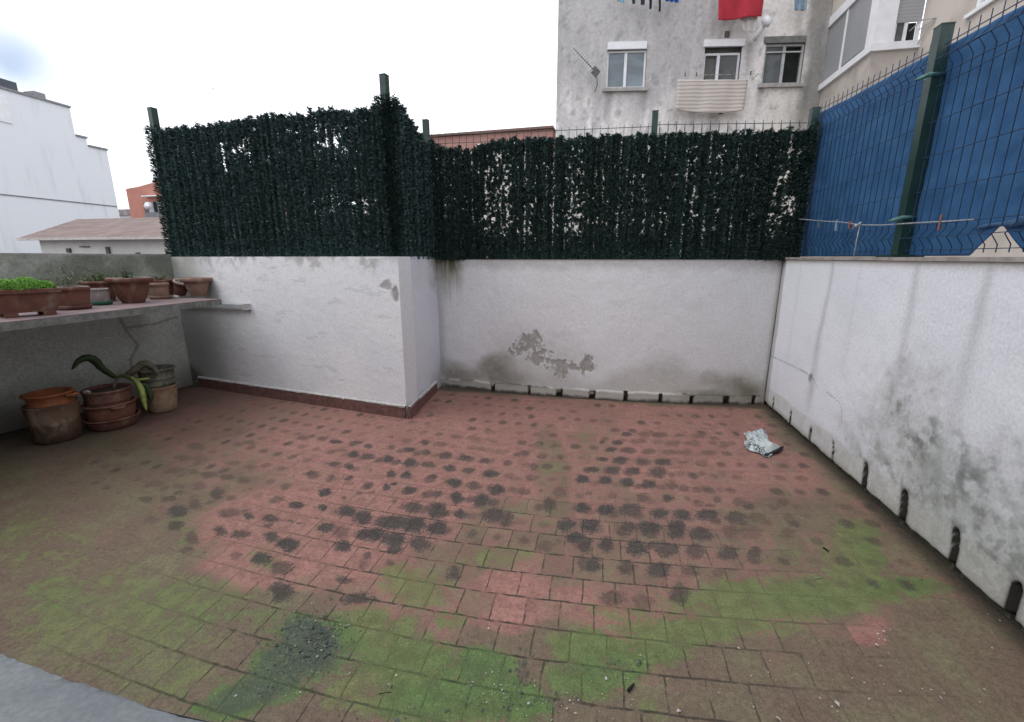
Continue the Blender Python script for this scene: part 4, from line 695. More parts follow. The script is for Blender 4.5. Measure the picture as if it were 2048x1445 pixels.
# wing on the right with the enclosed balcony
XB = 5.35; YA = 11.65; XW = 6.17
wg = empty('wing_building'); tag(wg, 'cream rendered wing with a white enclosed balcony, behind the blue screen', 'building')
M_wing = simple('cream_render', (.56,.50,.45), (.44,.39,.35), 1.5, .9, bump=.3, bd=.02)
nw = atx(1955,20,XW); zs_ = 5.68
wn_hole = (YA-10.45, YA-9.1)
wall_holes((XW, YA), (0,-1), (-1,0), 0, YA-3.5, -1.58, 10.5, [(1.42, 2.75, 5.72, 7.0)], .12, 'wall', M_wing, wg)
b = MB(); b.add([(XB,YA,-1.58),(XW,YA,-1.58),(XW,YA,5.72),(XB,YA,5.72),(XB,14.6,-1.58),(XB,14.6,5.72)], [(0,1,2,3),(0,3,5,4)]); b.build('lower_wall', simple('bay_render', (.50,.45,.41), (.34,.31,.28), 1.3, .9, bump=.3, bd=.02), wg)
b = MB(); b.add([(XW,3.5,-1.58),(14,3.5,-1.58),(14,3.5,10.5),(XW,3.5,10.5),(14,15,10.5),(XW,15,10.5)], [(0,1,2,3),(3,2,4,5)]); b.build('roof', simple('flat_roof', (.3,.29,.28)), wg)
bay = empty('balcony_enclosure'); bay.parent = wg
def bx(name, lo, hi, mt, parent=bay): q = MB(); q.box(lo, hi); return q.build(name, mt, parent)
bx('sill', (XB-.07,YA-.07,5.722), (XW-.002,14.55,5.86), M_alu)
bx('corner_post', (XB-.02,YA-.02,5.861), (XB+.34,YA+.30,9.5), M_alu)
M_blind = MT('grey_blind', .6); zt = M_blind.n('ShaderNodeTexCoord'); sz = M_blind.n('ShaderNodeSeparateXYZ'); M_blind.l(zt.outputs['Object'], sz.inputs[0]); sl_ = M_blind.math('FRACT', M_blind.math('MULTIPLY', sz.outputs[2], 16)); M_blind.base(M_blind.mix(M_blind.step(sl_, .0, .2, 1, 0), (.36,.36,.37), (.22,.22,.23))); M_blind.bump(sl_, .3, .01); M_blind = M_blind.m
M_panel = simple('grey_side_panel', (.32,.325,.335), (.28,.285,.295), 1.2, .6, bump=.03)
zt0 = atx(1680,34,XB)[2]-.02
bx('panel', (XB+.01,YA+.301,5.861), (XB+.04,13.0,zt0), M_panel); bx('panel', (XB+.01,13.071,5.861), (XB+.04,14.5,zt0), M_panel)
bx('mullion', (XB-.005,13.0,5.861), (XB+.045,13.07,zt0), M_alu); bx('head_beam', (XB-.04,YA+.31,zt0+.001), (XB+.1,14.5,zt0+.22), M_alu)
bx('ledge_shadow_gap', (XB+.004,YA+.45,5.861), (XB+.009,YA+1.3,5.94), M_dark)
bx('upper_wall', (XB-.01,YA+.31,zt0+.221), (XB+.1,14.5,zt0+2.6), M_wing)
bx('shutter', (XB+.341,YA+.03,atpl(1805,25,(0,YA),0)[2]), (XW-.001,YA+.06,9.3), M_blind)
zb2 = atpl(1805,42,(0,YA),0)[2]; 
bx('window_frame', (XB+.341,YA+.035,zb2-.0), (XB+.38,YA+.07,zb2+.001), M_alu)
zw = atpl(1805,44,(0,YA),0)[2]; zsh = bay.children[-2]
for c in bay.children:
    if c.name.startswith('shutter'): 
        for v in c.data.vertices:
            if v.co.z < 8: v.co.z = zw
we = empty('window'); we.parent = wg; xa, xb_ = XB+.341, XW-.001; xm = (xa+xb_)/2-.02
for (x0, x1, z0, z1) in ((xa,xa+.05,5.861,zw),(xb_-.06,xb_,5.861,zw),(xm-.03,xm+.03,5.861,zw),(xa+.051,xm-.031,5.861,5.90),(xm+.031,xb_-.061,5.861,5.90)): bx('frame', (x0,YA+.04,z0), (x1,YA+.08,z1-.002), M_alu, we)
bx('pane', (xa+.051,YA+.06,5.901), (xm-.031,YA+.066,zw), M_glass_dim, we); bx('opening', (xm+.031,YA+.09,5.901), (xb_-.061,YA+.1,zw), M_dark, we)
dr_ = MB(); zq = 6.05
dr_.tube([(xm+.05,YA-.02,zq),(xm+.05,YA-.42,zq+.03),(XW+.02,YA-.42,zq+.02)], .012, 6); dr_.tube([(XW-.05,YA-.02,zq-.3),(XW-.03,YA-.42,zq)], .01, 6); dr_.tube([(XW-.05,YA-.02,zq),(XW-.03,YA-.42,zq+.02)], .01, 6); dr_.build('drying_arm', M_alug, wg)
nwn = empty('window'); nwn.parent = wg
for (s0, s1, z0, z1) in ((1.42,1.50,5.72,7.0),(2.67,2.75,5.72,7.0),(2.05,2.12,5.80,7.0),(1.501,2.669,5.72,5.80)): bx('frame', (XW+.02,YA-s1,z0+.002), (XW+.07,YA-s0,z1-.002), M_alu, nwn)
bx('pane', (XW+.08,YA-2.67,5.8), (XW+.086,YA-1.5,6.99), M_glass_pale, nwn); bx('sill', (XW-.06,YA-2.85,5.655), (XW+.1,YA-1.30,5.718), M_alu, nwn)

# ---- antenna on the grey facade
M_ant = simple('antenna_metal', (.10,.10,.10), (.18,.18,.18), 30, .4, .6)
an = empty('tv_antenna'); tag(an, 'slanting comb shaped television antenna on the grey facade left of the windows', 'antenna')
a0 = fs(1143,116); a1 = fs(1190,158); q = MB(); p0 = fpt(*a0, .55); p1 = fpt(*a1, .35); q.tube([p0, p1], .012, 6); q.build('boom', M_ant, an)
q = MB(); dirp = (p1-p0)/np.linalg.norm(p1-p0); per = np.cross(dirp, (*FN, 0)); per = per/np.linalg.norm(per)*.75+np.array((*FN,0))*.5
for k in range(12): c = p0+(p1-p0)*(k/13); l = .10+.05*(k/12); q.tube([c-per*l*1.5, c+per*l*1.5], .009, 4)
q.build('elements', simple('antenna_rods', (.7,.7,.7)), an)
q = MB(); c = p1-dirp*.05; q.obox(c, dirp, (*FN,0), np.cross(dirp, (*FN,0)), .10, .02, .09); q.build('reflector', M_ant, an)
q = MB(); a2 = fs(1190,183); q.tube([fpt(a1[0], a1[1], .35), fpt(a2[0]+.01, a2[1]+.02, .35), fpt(a2[0], a2[1], .02)], .012, 6); q.build('mast', M_ant, an)

# ---- washing
def fmat(name, c, c2=None, sc=18): return simple(name, c, c2, sc, .9, bump=.25)
def garment(name, pxs, mat, label, cat, out=.32, sag=0, wav=.02, f=3, ext=0):
    P4 = [atpl(*p, FP+FN*out, FA) for p in pxs]
    P4[0][2] += ext; P4[1][2] += ext
    o = cloth_mesh(name, *P4, 0, mat, sag=sag, wav=wav, f=f, out=tuple(FN)); tag(o, label, cat, 'washing hung out on the grey facade'); return o
M_bk = MT('striped_blanket', .95); tcx = M_bk.n('ShaderNodeTexCoord'); sxx = M_bk.n('ShaderNodeSeparateXYZ'); M_bk.l(tcx.outputs['Object'], sxx.inputs[0])
wv_ = M_bk.math('FRACT', M_bk.math('MULTIPLY', M_bk.math('ADD', sxx.outputs[2], M_bk.math('MULTIPLY', M_bk.noise(3, 2), .03)), 11.5)); M_bk.base(M_bk.mix(M_bk.step(wv_, .5, .8), (.62,.57,.53), (.42,.37,.34))); M_bk.bump(wv_, .4, .02)
garment('blanket', [(1356,160),(1496,160),(1350,219),(1487,221)], M_bk.m, 'beige striped blanket hung below the middle window', 'blanket', sag=.08, f=2, wav=.015)
garment('towel', [(1437,-30),(1531,-30),(1435,43),(1524,32)], fmat('red_cloth', (.42,.035,.05), (.36,.03,.045), 4), 'large red towel hanging from the line above the middle window', 'towel', out=.5, f=1.5, wav=.03)
g_ = garment('cloth', [(1474,20),(1518,20),(1486,64),(1509,65)], fmat('white_cloth', (.62,.6,.58), (.5,.48,.46), 8), 'white cloth hanging lower behind the red towel', 'cloth', out=.4, f=2)
garment('cloth', [(1232,-25),(1254,-25),(1234,2),(1249,6)], fmat('pale_blue_cloth', (.30,.55,.68), (.24,.45,.6)), 'pale blue cloth at the far left of the washing', 'cloth', out=.4)
garment('cloth', [(1263,-25),(1272,-25),(1264,8),(1270,8)], fmat('slate_cloth', (.05,.07,.09)), 'dark slate cloth beside the pale blue one', 'cloth', out=.4)
garment('cloth', [(1280,-25),(1292,-25),(1281,10),(1289,10)], fmat('slate_cloth_broad', (.045,.06,.08)), 'broader dark slate cloth left of the black strap', 'cloth', out=.4)
garment('trousers', [(1299,-25),(1306,-25),(1298,19),(1303,18)], fmat('black_cloth', (.03,.03,.04)), 'narrow black trouser leg hanging beside the slate cloths', 'trousers', out=.4)
garment('sock', [(1318,-25),(1323,-25),(1317,23),(1321,23)], fmat('black_knit', (.03,.03,.035)), 'long thin black stocking left of the royal blue cloth', 'stocking', out=.4)
garment('shirt', [(1327,-30),(1360,-30),(1329,2),(1357,6)], fmat('royal_blue_cloth', (.03,.10,.40), (.02,.08,.32)), 'royal blue shirt in the middle of the washing', 'shirt', out=.4)
garment('shorts', [(1589,-30),(1617,-30),(1587,21),(1611,22)], fmat('denim', (.25,.34,.42), (.19,.27,.35), 12), 'faded light denim shorts at the far right of the washing', 'shorts', out=.4, f=2)
ln_ = MB(); zl = fs(1300,-30)[1]; ln_.tube([fpt(S0+.9, zl+.03, .4), fpt(S1-.9, zl+.05, .4)], .006, 5); tag(ln_.build('washing_line', M_alug), 'washing line strung along the upper grey facade', 'washing line')
zl = fs(1426,160)[1]; ln_ = MB(); ln_.tube([fpt(fs(1345,160)[0]-.6, zl+.0, .322), fpt(fs(1505,160)[0]+.1, zl+.0, .322)], .005, 5)
for px in (1303, 1345, 1505): s = fs(px,160)[0]; ln_.tube([fpt(s, zl, .01), fpt(s, zl, .32)], .008, 5)
tag(ln_.build('washing_line', M_alug), 'washing line on wall brackets under the middle window', 'washing line')
for i, px in enumerate((1362,1384,1408,1436,1455,1489)):
    s = fs(px,158)[0]; q = MB(); q.obox(fpt(s, zl+.015, .335), (*FD,0), (*FN,0), (0,0,1), .012, .016, .045); tag(q.build('clothes_peg', M_ant), ('small dark peg at the left end of the striped blanket', 'small dark peg second along the top of the striped blanket', 'small dark peg on the blanket under the dark window opening', 'small dark peg on the blanket just right of the window middle', 'small dark peg second from the right end of the striped blanket', 'small dark peg at the right end of the striped blanket')[i], 'peg', 'pegs along the top of the blanket')

# ---- white building far left
wb = empty('white_building'); tag(wb, 'tall plain white building with a stepped parapet at the far left', 'building')
prof = [(6,-1.58),(19.0,-1.58),(19.0,6.66),(18.17,6.66),(18.17,7.0),(17.73,7.0),(17.73,8.17),(6,8.17)]
b = MB(); k = len(prof); b.add([(-24,y,z) for y, z in prof]+[(-36,y,z) for y, z in prof], [tuple(range(k))]+[tuple(range(k, 2*k))[::-1]]+[(i, (i+1) % k, k+(i+1) % k, k+i) for i in range(k)])
mw = MT('white_render_far', .9); st_ = mw.noise(1.2, 5, stretch=(1,2.5,.35)); mw.base(mw.mix(mw.step(st_, .52, .72, 0, .45), (.74,.765,.80), (.55,.57,.59))); b.build('wall', mw.m, wb)
M_cap = simple('grey_coping', (.28,.28,.29))
for (y0, y1, z) in ((6,17.75,8.17),(17.751,18.2,7.0),(18.201,19.03,6.66)): bx('coping', (-24.25,y0,z+.001), (-23.94,y1,z+.08), M_cap, wb)
bx('seam', (-23.99,6,4.03), (-23.97,18.95,4.07), simple('seam_grey', (.22,.23,.25)), wb)
bx('roof_tank', (-27,11,8.26), (-24.6,16.3,8.75), simple('roof_dark', (.09,.10,.12)), wb); bx('chimney', (-24.8,16.6,8.26), (-24.2,17.0,8.52), simple('roof_grey', (.28,.28,.29)), wb)
bx('window', (-23.99,14.4,6.9), (-23.96,15.42,7.9), M_alu, wb)
for (y, l) in ((15.95,1.6),(16.75,.9),(17.25,.7),(18.2,.4)): pass
# ---- low house with hipped tile roof
th = empty('tiled_house'); tag(th, 'low white house with a brown hipped tile roof beyond the left wall', 'house')
mt = MT('roof_tiles', .85); s_ = mt.n('ShaderNodeTexCoord'); q_ = mt.n('ShaderNodeSeparateXYZ'); mt.l(s_.outputs['Object'], q_.inputs[0]); fx = mt.math('FRACT', mt.math('MULTIPLY', q_.outputs[0], 4.5)); fz = mt.math('FRACT', mt.math('MULTIPLY', q_.outputs[1], 3.2))
mt.base(mt.mix(mt.step(mt.noise(2.5, 5), .3, .7), (.17,.125,.115), (.24,.185,.17))); mt.bump(mt.math('ADD', mt.math('ABSOLUTE', mt.math('SUBTRACT', fx, .5)), mt.math('MULTIPLY', fz, .5)), .8, .05)
x0, x1, ye, yr, ze, zr = -16.3, -4.0, 10.0, 13.0, 2.10, 2.88; yb = 16
b = MB(); b.add([(x0,ye,ze),(x1,ye,ze),(-18.3+.0,yr,zr),(x1,yr,zr),(x0-4.3,yb,ze),(x1,yb,ze)], [(0,1,3,2),(2,3,5,4),(0,2,4)]); ro = b.build('roof', mt.m, th)
b = MB(); b.obox(((x0+x1)/2,ye-.02,ze-.04), (1,0,0), (0,1,0), (0,0,1), (x1-x0)/2, .05, .035); b.build('gutter', simple('pale_gutter', (.55,.50,.48)), ro)
b = MB(); b.box((x0+.25,ye+.3,-1.58), (x1-.1,yb-.3,ze-.005)); b.build('wall', simple('pale_house_wall', (.62,.60,.58), (.52,.50,.48), 1.5), th)
for (x, z, wd, hh) in ((-15.0,1.75,.12,.12),(-13.6,1.72,.1,.25),(-11.4,1.66,.5,.06),(-14.4,1.85,.3,.03),(-12.6,1.64,.1,.1)): bx('wall_fitting', (x-wd/2,ye+.24,z-hh/2), (x+wd/2,ye+.299,z+hh/2), M_vent, th)
# ---- far orange brick house
oh = empty('brick_house'); tag(oh, 'far orange brick house with a satellite dish beside the hedge', 'house')
mo = MT('orange_brick', .9); mo.base(mo.mix(mo.step(mo.noise(1.4, 5), .3, .7), (.46,.21,.165), (.40,.18,.14))); mo = mo.m
b = MB(); pr = [(-36.8,-1.58),(-28,-1.58),(-28,7.6),(-33.2,7.35),(-35.6,6.92),(-36.8,6.8)]; k = 6; b.add([(x,30,z) for x, z in pr]+[(x,38,z) for x, z in pr], [tuple(range(k)), tuple(range(k, 2*k))[::-1]]+[(i, (i+1) % k, k+(i+1) % k, k+i) for i in range(k)]); b.build('wall', mo, oh)
r0 = aty(290,405,30); r1_ = aty(345,436,30)
bx('balcony_wall', (r0[0],29.9,r1_[2]), (r1_[0],29.99,r0[2]), simple('balcony_white', (.5,.5,.52), (.3,.3,.33), .9), oh)
bx('window', (r0[0]+.9,29.85,r1_[2]+.1), (r0[0]+1.2,29.89,r0[2]), M_dark, oh); bx('window', (r0[0]+.0,29.85,r1_[2]), (r0[0]+.35,29.89,r0[2]-.05), simple('balcony_dark', (.12,.11,.12)), oh); bx('balustrade', (r0[0],29.8,r1_[2]), (r1_[0],29.84,r1_[2]+.42), simple('rail_grey', (.25,.24,.26), (.15,.15,.16), 6), oh)
bx('awning', (r0[0]+.3,29.5,r0[2]+.35), (r1_[0],29.98,r0[2]+.42), M_alu, oh)
dd = MB(); c = aty(298,413,29.6); dd.lathe([(.02,0),(.12,.01),(.22,.05),(.30,.11)], (0,0,0), 20); do = dd.build('satellite_dish', M_alu); do.location = c; do.rotation_euler = (math.radians(80), 0, .3); tag(do, 'small round white satellite dish on the orange brick house', 'satellite dish')
fr_ = empty('far_house'); tag(fr_, 'tiny distant white house with a dark roof between the white and orange buildings', 'house')
a = aty(232,434,45); c = aty(262,419,45); bx('wall', (a[0]-1,45,-1.58), (c[0]+1,50,a[2]+.15), simple('far_white', (.6,.6,.6)), fr_); bx('roof', (a[0]-1,44.8,a[2]+.151), (c[0]+1,50,c[2]), simple('far_roof', (.16,.13,.14), (.3,.26,.26), 1.5), fr_)
# ---- red brick building behind the back fence
rb = empty('brick_building'); tag(rb, 'long red brick building top showing above the back fence, left of the grey block', 'building')
mr_ = MT('red_brick_far', .9); z_ = mr_.n('ShaderNodeTexBrick'); z_.inputs['Scale'].default_value = 1.6; z_.inputs['Color1'].default_value = (.40,.22,.185,1); z_.inputs['Color2'].default_value = (.35,.185,.155,1); z_.inputs['Mortar'].default_value = (.42,.28,.25,1); z_.inputs['Mortar Size'].default_value = .012
tcc = mr_.n('ShaderNodeTexCoord'); mpp = mr_.n('ShaderNodeMapping'); mpp.inputs['Rotation'].default_value = (math.pi/2, 0, 0); mr_.l(tcc.outputs['Object'], mpp.inputs[0]); mr_.l(mpp.outputs[0], z_.inputs['Vector']); mr_.base(z_.outputs['Color'])
ra = math.radians(-3.5); RD = np.array([math.cos(ra), math.sin(ra)]); RN = np.array([math.sin(ra), -math.cos(ra)])
b = MB(); c = np.array([-3.4,30.21])-RD*7; b.obox((*(c-RN*4), 8.95), (*RD,0), (*RN,0), (0,0,1), 7, 4, .5); b.build('wall', mr_.m, rb); b = MB(); b.obox((*(c-RN*4), 3.42), (*RD,0), (*RN,0), (0,0,1), 6.97, 3.97, 5.02); b.build('lower_wall', simple('pale_lower_wall', (.66,.62,.60), (.55,.50,.48), .6), rb)
b = MB(); b.obox((*(c+RN*-3.9), 9.53), (*RD,0), (*RN,0), (0,0,1), 7.1, 4.1, .07); b.build('parapet_coping', simple('brick_coping', (.2,.12,.1)), rb)
b = MB(); b.obox((*(np.array([-3.2,31.0])-RN*0), 8.9), (*RD,0), (*RN,0), (0,0,1), .5, .3, .5); b.build('end_wall', simple('end_brick', (.42,.2,.16)), rb)
for (px0, px1, py0, py1) in ((955,972,289,292),(955,972,294,296),(1020,1102,285,289)):
    a = atpl(px0,py0,(-3.4,30.2),-3.5); d2 = atpl(px1,py1,(-3.4,30.2),-3.5); m0 = (a+d2)/2; b = MB(); b.obox((*(m0[:2]+RN*.06), m0[2]), (*RD,0), (*RN,0), (0,0,1), abs(d2[0]-a[0])/2, .04, max(.05, abs(d2[2]-a[2])/2)); b.build('window_band', M_alu, rb)
# far bird
b = MB(); bd = ray(426,178); c = _C+bd*60
b.add([c+np.array(v) for v in ((-.32,0,.10),(-.1,.1,.02),(0,.05,0),(.12,.08,.03),(.34,0,.09),(.1,-.08,.0),(0,-.05,-.05),(-.12,-.08,.0),(0,.0,.05))], [(0,1,8),(1,2,8),(2,3,8),(3,4,8),(4,5,8),(5,6,8),(6,7,8),(7,0,8),(0,7,1),(1,7,6),(1,6,2),(2,6,5),(2,5,3),(3,5,4)]); tag(b.build('bird', simple('bird_dark', (.12,.11,.11))), 'tiny dark bird flying in the white sky', 'bird')

# ================================================================ POTS
def terra(name, c, c2, sc=14, streak=.3, tint=(.34,.28,.22)):
    m_ = MT(name, .85, spec=.2); f1 = m_.noise(sc, 5); f2 = m_.noise(sc*.5, 5, stretch=(1,1,.5), dist=.6); f3 = m_.noise(sc*5, 4)
    k = m_.mix(m_.step(f1, .3, .7), c, c2); k = m_.mix(m_.math('MULTIPLY', m_.step(f2, .52, .66), streak), k, tint); k = m_.mix(m_.step(f3, .55, .75, 0, .4), k, tuple(x*.35 for x in c)); m_.base(k); m_.bump(m_.math('ADD', f1, m_.math('MULTIPLY', f3, .4)), .35, .006); return m_.m
T1 = terra('terracotta_dark', (.16,.070,.052), (.105,.048,.038)); T2 = terra('terracotta_orange', (.33,.115,.05), (.24,.085,.04), streak=.15)
T3 = terra('terracotta_aged', (.20,.125,.085), (.14,.09,.062), streak=.75); T4 = terra('terracotta_pink', (.27,.165,.13), (.20,.12,.095), streak=.4)
T5 = terra('pot_grey_green', (.13,.13,.10), (.085,.09,.068), streak=.5); T6 = terra('pot_tan', (.36,.23,.14), (.22,.15,.10), streak=.5); T7 = terra('pot_whitish', (.26,.22,.21), (.17,.14,.135), streak=.6, tint=(.5,.48,.46))
M_soil = simple('potting_soil', (.045,.033,.025), (.07,.055,.04), 40, .95, bump=.9, bd=.01)
M_rim = simple('limescale_rim', (.48,.42,.38), (.33,.25,.21), 25, .8)
def pot(loc, rb_, rt, h, mat, label, rim=.02, rimh=.03, group=None, name='flower_pot', soil=.8, saucer=None, tilt=0, wallt=.012, rimm=None, sq=0, cat='pot', handles=None, n=40, bands=()):
    e = empty(name, loc); 
    if tilt: e.rotation_euler = tilt
    tag(e, label, cat, group); z0 = .018 if saucer else .002
    R_ = lambda z: rb_+(rt-rb_)*((z-z0)/(h-z0))**.85
    pf = [(rb_*.97, z0), (rb_, z0+.008)]+[(R_(z0+(h-rimh-z0)*t), z0+(h-rimh-z0)*t) for t in (.25,.5,.75,1)]
    for (bz, bw) in bands: pf += [(R_(bz)+.0, bz-.008), (R_(bz)+bw, bz), (R_(bz), bz+.008)]
    pf = sorted(pf, key=lambda q: q[1])
    pf += [(rt+rim, h-rimh+.004), (rt+rim+.002, h-.008), (rt+rim-.003, h), (rt-wallt, h), (rt-wallt-.004, h-.02), (max(.01, R_(h*.75)-wallt), h*soil-.015)]
    b = MB(); b.lathe(pf, n=n, wob=.006, sq=sq); b.build('body', mat, e)
    s = MB(); rs_ = R_(h*soil)-wallt+.002; s.lathe([(rs_, h*soil-.02), (rs_, h*soil-.004), (rs_*.5, h*soil+.006), (.004, h*soil+.009)], n=n, wob=.01, sq=sq)
    if soil > .3: s.build('soil', M_soil, e)
    if rimm: r_ = MB(); r_.lathe([(rt+rim-.004, h+.0005), (rt+rim-.004, h+.003), (rt-wallt+.003, h+.003), (rt-wallt+.003, h+.0005)], n=n, wob=.006, sq=sq); r_.build('pale_rim', rimm, e)
    if saucer:
        q = MB(); r0, mt_ = saucer; q.lathe([(r0*.85, .001), (r0, .004), (r0+.012, .034), (r0+.004, .036), (r0-.008, .014), (.01, .012)], n=n); q.build('saucer', mt_, e)
    if handles:
        for a_ in handles:
            q = MB(); ca, sa_ = math.cos(a_), math.sin(a_); ta, tb_ = -sa_, ca; rr0 = rt*.99; zc = h*.86
            q.tube([((rr0)*ca+ta*k*.05, (rr0)*sa_+tb_*k*.05, zc) if abs(k) == 1 else ((rr0+.045*(1-k*k)+.005)*ca+ta*k*.05, (rr0+.045*(1-k*k)+.005)*sa_+tb_*k*.05, zc) for k in (-1,-.6,0,.6,1)], [.014,.015,.016,.015,.014], 8); q.build('handle', mat, e)
    return e
ZS = 1.127
def on_shelf(px, py, back): b0 = atz(px, py, ZS); d = b0[:2]/np.linalg.norm(b0[:2]); q = b0.copy(); q[:2] += d*back; return tuple(float(t) for t in q)
# leafy planter
pl = empty('planter', on_shelf(58, 634, .10)); tag(pl, 'long terracotta trough of bright green leaves at the near end of the shelf', 'planter')
pl.rotation_euler = (0, 0, math.radians(70)); L2, W2_, H2 = .175, .10, .20
b = MB(); pr = [(L2*.86,W2_*.82,.03),(L2*.9,W2_*.86,.06),(L2*.97,W2_*.95,H2-.035),(L2*1.06,W2_*1.1,H2-.03),(L2*1.08,W2_*1.12,H2-.004),(L2*1.05,W2_*1.08,H2),(L2*.97,W2_*.97,H2),(L2*.93,W2_*.9,H2-.03)]
def rr_rect(lx, ly, z, n=6, r=.03):
    o = []
    for (sx_, sy_, a0_) in ((1,1,0),(-1,1,90),(-1,-1,180),(1,-1,270)):
        for k in range(n): a_ = math.radians(a0_+90*k/(n-1)); o.append((sx_*(lx-r)+r*math.cos(a_), sy_*(ly-r)+r*math.sin(a_), z))
    return o
vs = []; [vs.extend(rr_rect(*p)) for p in pr]; k = 24; fs_ = [(i*k+j, i*k+(j+1) % k, (i+1)*k+(j+1) % k, (i+1)*k+j) for i in range(len(pr)-1) for j in range(k)]+[tuple(range(k))[::-1], tuple((len(pr)-1)*k+j for j in range(k))]
b.add(vs, fs_); b.build('trough', T1, pl)
for (fx_, fy_) in ((-.1,-.06),(.1,-.06),(-.1,.06),(.1,.06)): q = MB(); q.obox((fx_,fy_,.0165), (1,0,0), (0,1,0), (0,0,1), .035, .025, .0155); q.build('foot', T1, pl)
rs = np.random.RandomState(4); n = 9000; a = rs.rand(n)*6.283; r_ = np.sqrt(rs.rand(n)); hx = r_*np.cos(a); hy = r_*np.sin(a); base = np.stack([hx*L2*1.03, hy*W2_*1.15, H2-.01+(1-r_**2)**.5*.085*rs.rand(n)**.5+.008*np.sin(hx*9)], 1)
dr3 = np.stack([rs.normal(size=n), rs.normal(size=n), rs.uniform(-.1, .9, n)], 1); dr3 /= np.linalg.norm(dr3, axis=1)[:, None]; w3 = np.cross(dr3, rs.normal(size=(n, 3))); w3 /= np.linalg.norm(w3, axis=1)[:, None]; lw_ = .003*rs.uniform(.6, 1.3, n)[:, None]; ll = .014*rs.uniform(.6, 1.3, n)[:, None]
g = rs.rand(n)[:, None]; quads('foliage', np.stack([base, base+dr3*ll*.5+w3*lw_, base+dr3*ll, base+dr3*ll*.5-w3*lw_], 1), M_hedge, pl, np.array([.10,.26,.035])*(1-g)+np.array([.24,.46,.08])*g)
G = 'pots standing on the shelf'
pot(on_shelf(149,620,.08), .085, .10, .185, T1, 'squarish dark terracotta pot on a saucer beside the leafy trough', group=G, saucer=(.11, T1), sq=5, rim=.004, soil=.8, rimm=M_rim)
pot(on_shelf(203,611,.065), .070, .074, .145, T7, 'small chalky white pot on a green saucer', group=G, rim=.003, rimh=.012, saucer=(.078, simple('green_plastic', (.03,.12,.08), (.02,.09,.06), 20, .5)), rimm=simple('chalk_rim', (.62,.57,.54)))
bw = pot((-4.86,3.52,ZS), .10, .135, .20, T1, 'wide dark pot half hidden behind the white pot and tallest pot', group=G, rim=.015)
bp = pot(on_shelf(268,607,.08), .075, .135, .235, T1, 'largest dark tapering pot with a pale rim in the middle of the shelf', group=G, rim=.015, rimh=.04, rimm=M_rim, sq=4)
pot(on_shelf(322,599,.07), .072, .085, .165, T4, 'brown pot on a saucer just right of the largest pot', group=G, rim=.006, saucer=(.09, T4), rimm=None)
pot((-4.83,4.13,ZS), .09, .12, .185, T1, 'dark low pot against the wall behind the shelf end pots', group=G, rim=.014)
lp = on_shelf(372,594,.10); tp_ = pot((lp[0], lp[1], ZS+.005), .055, .075, .15, T1, 'dark pot tilted against the last pot of the row', group=G, rim=.012, rimm=M_rim, tilt=(0, math.radians(24), 0))
tp_.location.x -= .08; tp_.location.z = ZS+.02
pot(on_shelf(398,594,.07), .058, .115, .205, T4, 'light square clay pot, last one at the far end of the shelf', group=G, rim=.012, rimh=.045, sq=4)
st = MB(); st.lathe([(.02,0),(.032,.010),(.028,.022),(.012,.03)], n=16, wob=.04); so = st.build('stone', simple('white_stone', (.5,.5,.47), (.38,.37,.34), 20)); so.location = on_shelf(352,597,.02); tag(so, 'small white stone on the shelf between the pots', 'stone')
# thin straggling plants behind the pots
def sprigs(name, base, n_, h_, label, colr, seed, spread=.1):
    r = np.random.RandomState(seed); e = empty(name, base); tag(e, label, 'plant'); sb_ = MB(); Q = []
    for i in range(n_):
        a_ = r.rand()*6.28; l = r.uniform(.5, 1)*h_; dx, dy = math.cos(a_)*spread*r.rand(), math.sin(a_)*spread*r.rand(); pts = [(dx*.2,dy*.2,0),(dx*.6,dy*.6,l*.5),(dx*1.3,dy*1.3,l)]; sb_.tube(pts, [.003,.002,.001], 4)
        m3 = 26; t = r.uniform(.3, 1, m3); c3 = np.stack([dx*1.3*t, dy*1.3*t, l*t], 1); d3 = r.normal(size=(m3, 3)); d3 /= np.linalg.norm(d3, axis=1)[:, None]; w4 = np.cross(d3, r.normal(size=(m3, 3))); w4 /= np.linalg.norm(w4, axis=1)[:, None]; Q.append(np.stack([c3, c3+d3*.012+w4*.005, c3+d3*.026, c3+d3*.012-w4*.005], 1))
    sb_.build('stem', simple(name+'_stem', (.16,.15,.09)), e); Q = np.concatenate(Q); gg = r.rand(len(Q))[:, None]; quads('foliage', Q, M_hedge, e, np.array(colr)*(.6+.8*gg))
sprigs('straggling_plant', (-4.86,3.52,ZS+.15), 16, .13, 'sparse green sprigs growing in the wide half hidden pot', (.08,.12,.04), 1, .14)
sprigs('straggling_plant', tuple(np.array(bp.location)+np.array([0,0,.18])), 9, .13, 'thin olive sprigs growing out of the largest shelf pot', (.07,.10,.05), 2, .12)
sprigs('straggling_plant', (-4.83,4.13,ZS+.13), 10, .10, 'dry brownish sprigs in the low pot at the wall', (.13,.075,.04), 3, .1)
sprigs('straggling_plant', tuple(np.array(on_shelf(149,612,.08))+np.array([0,0,.14])), 7, .19, 'pale wispy stems rising from the squarish pot', (.16,.20,.13), 5, .17)
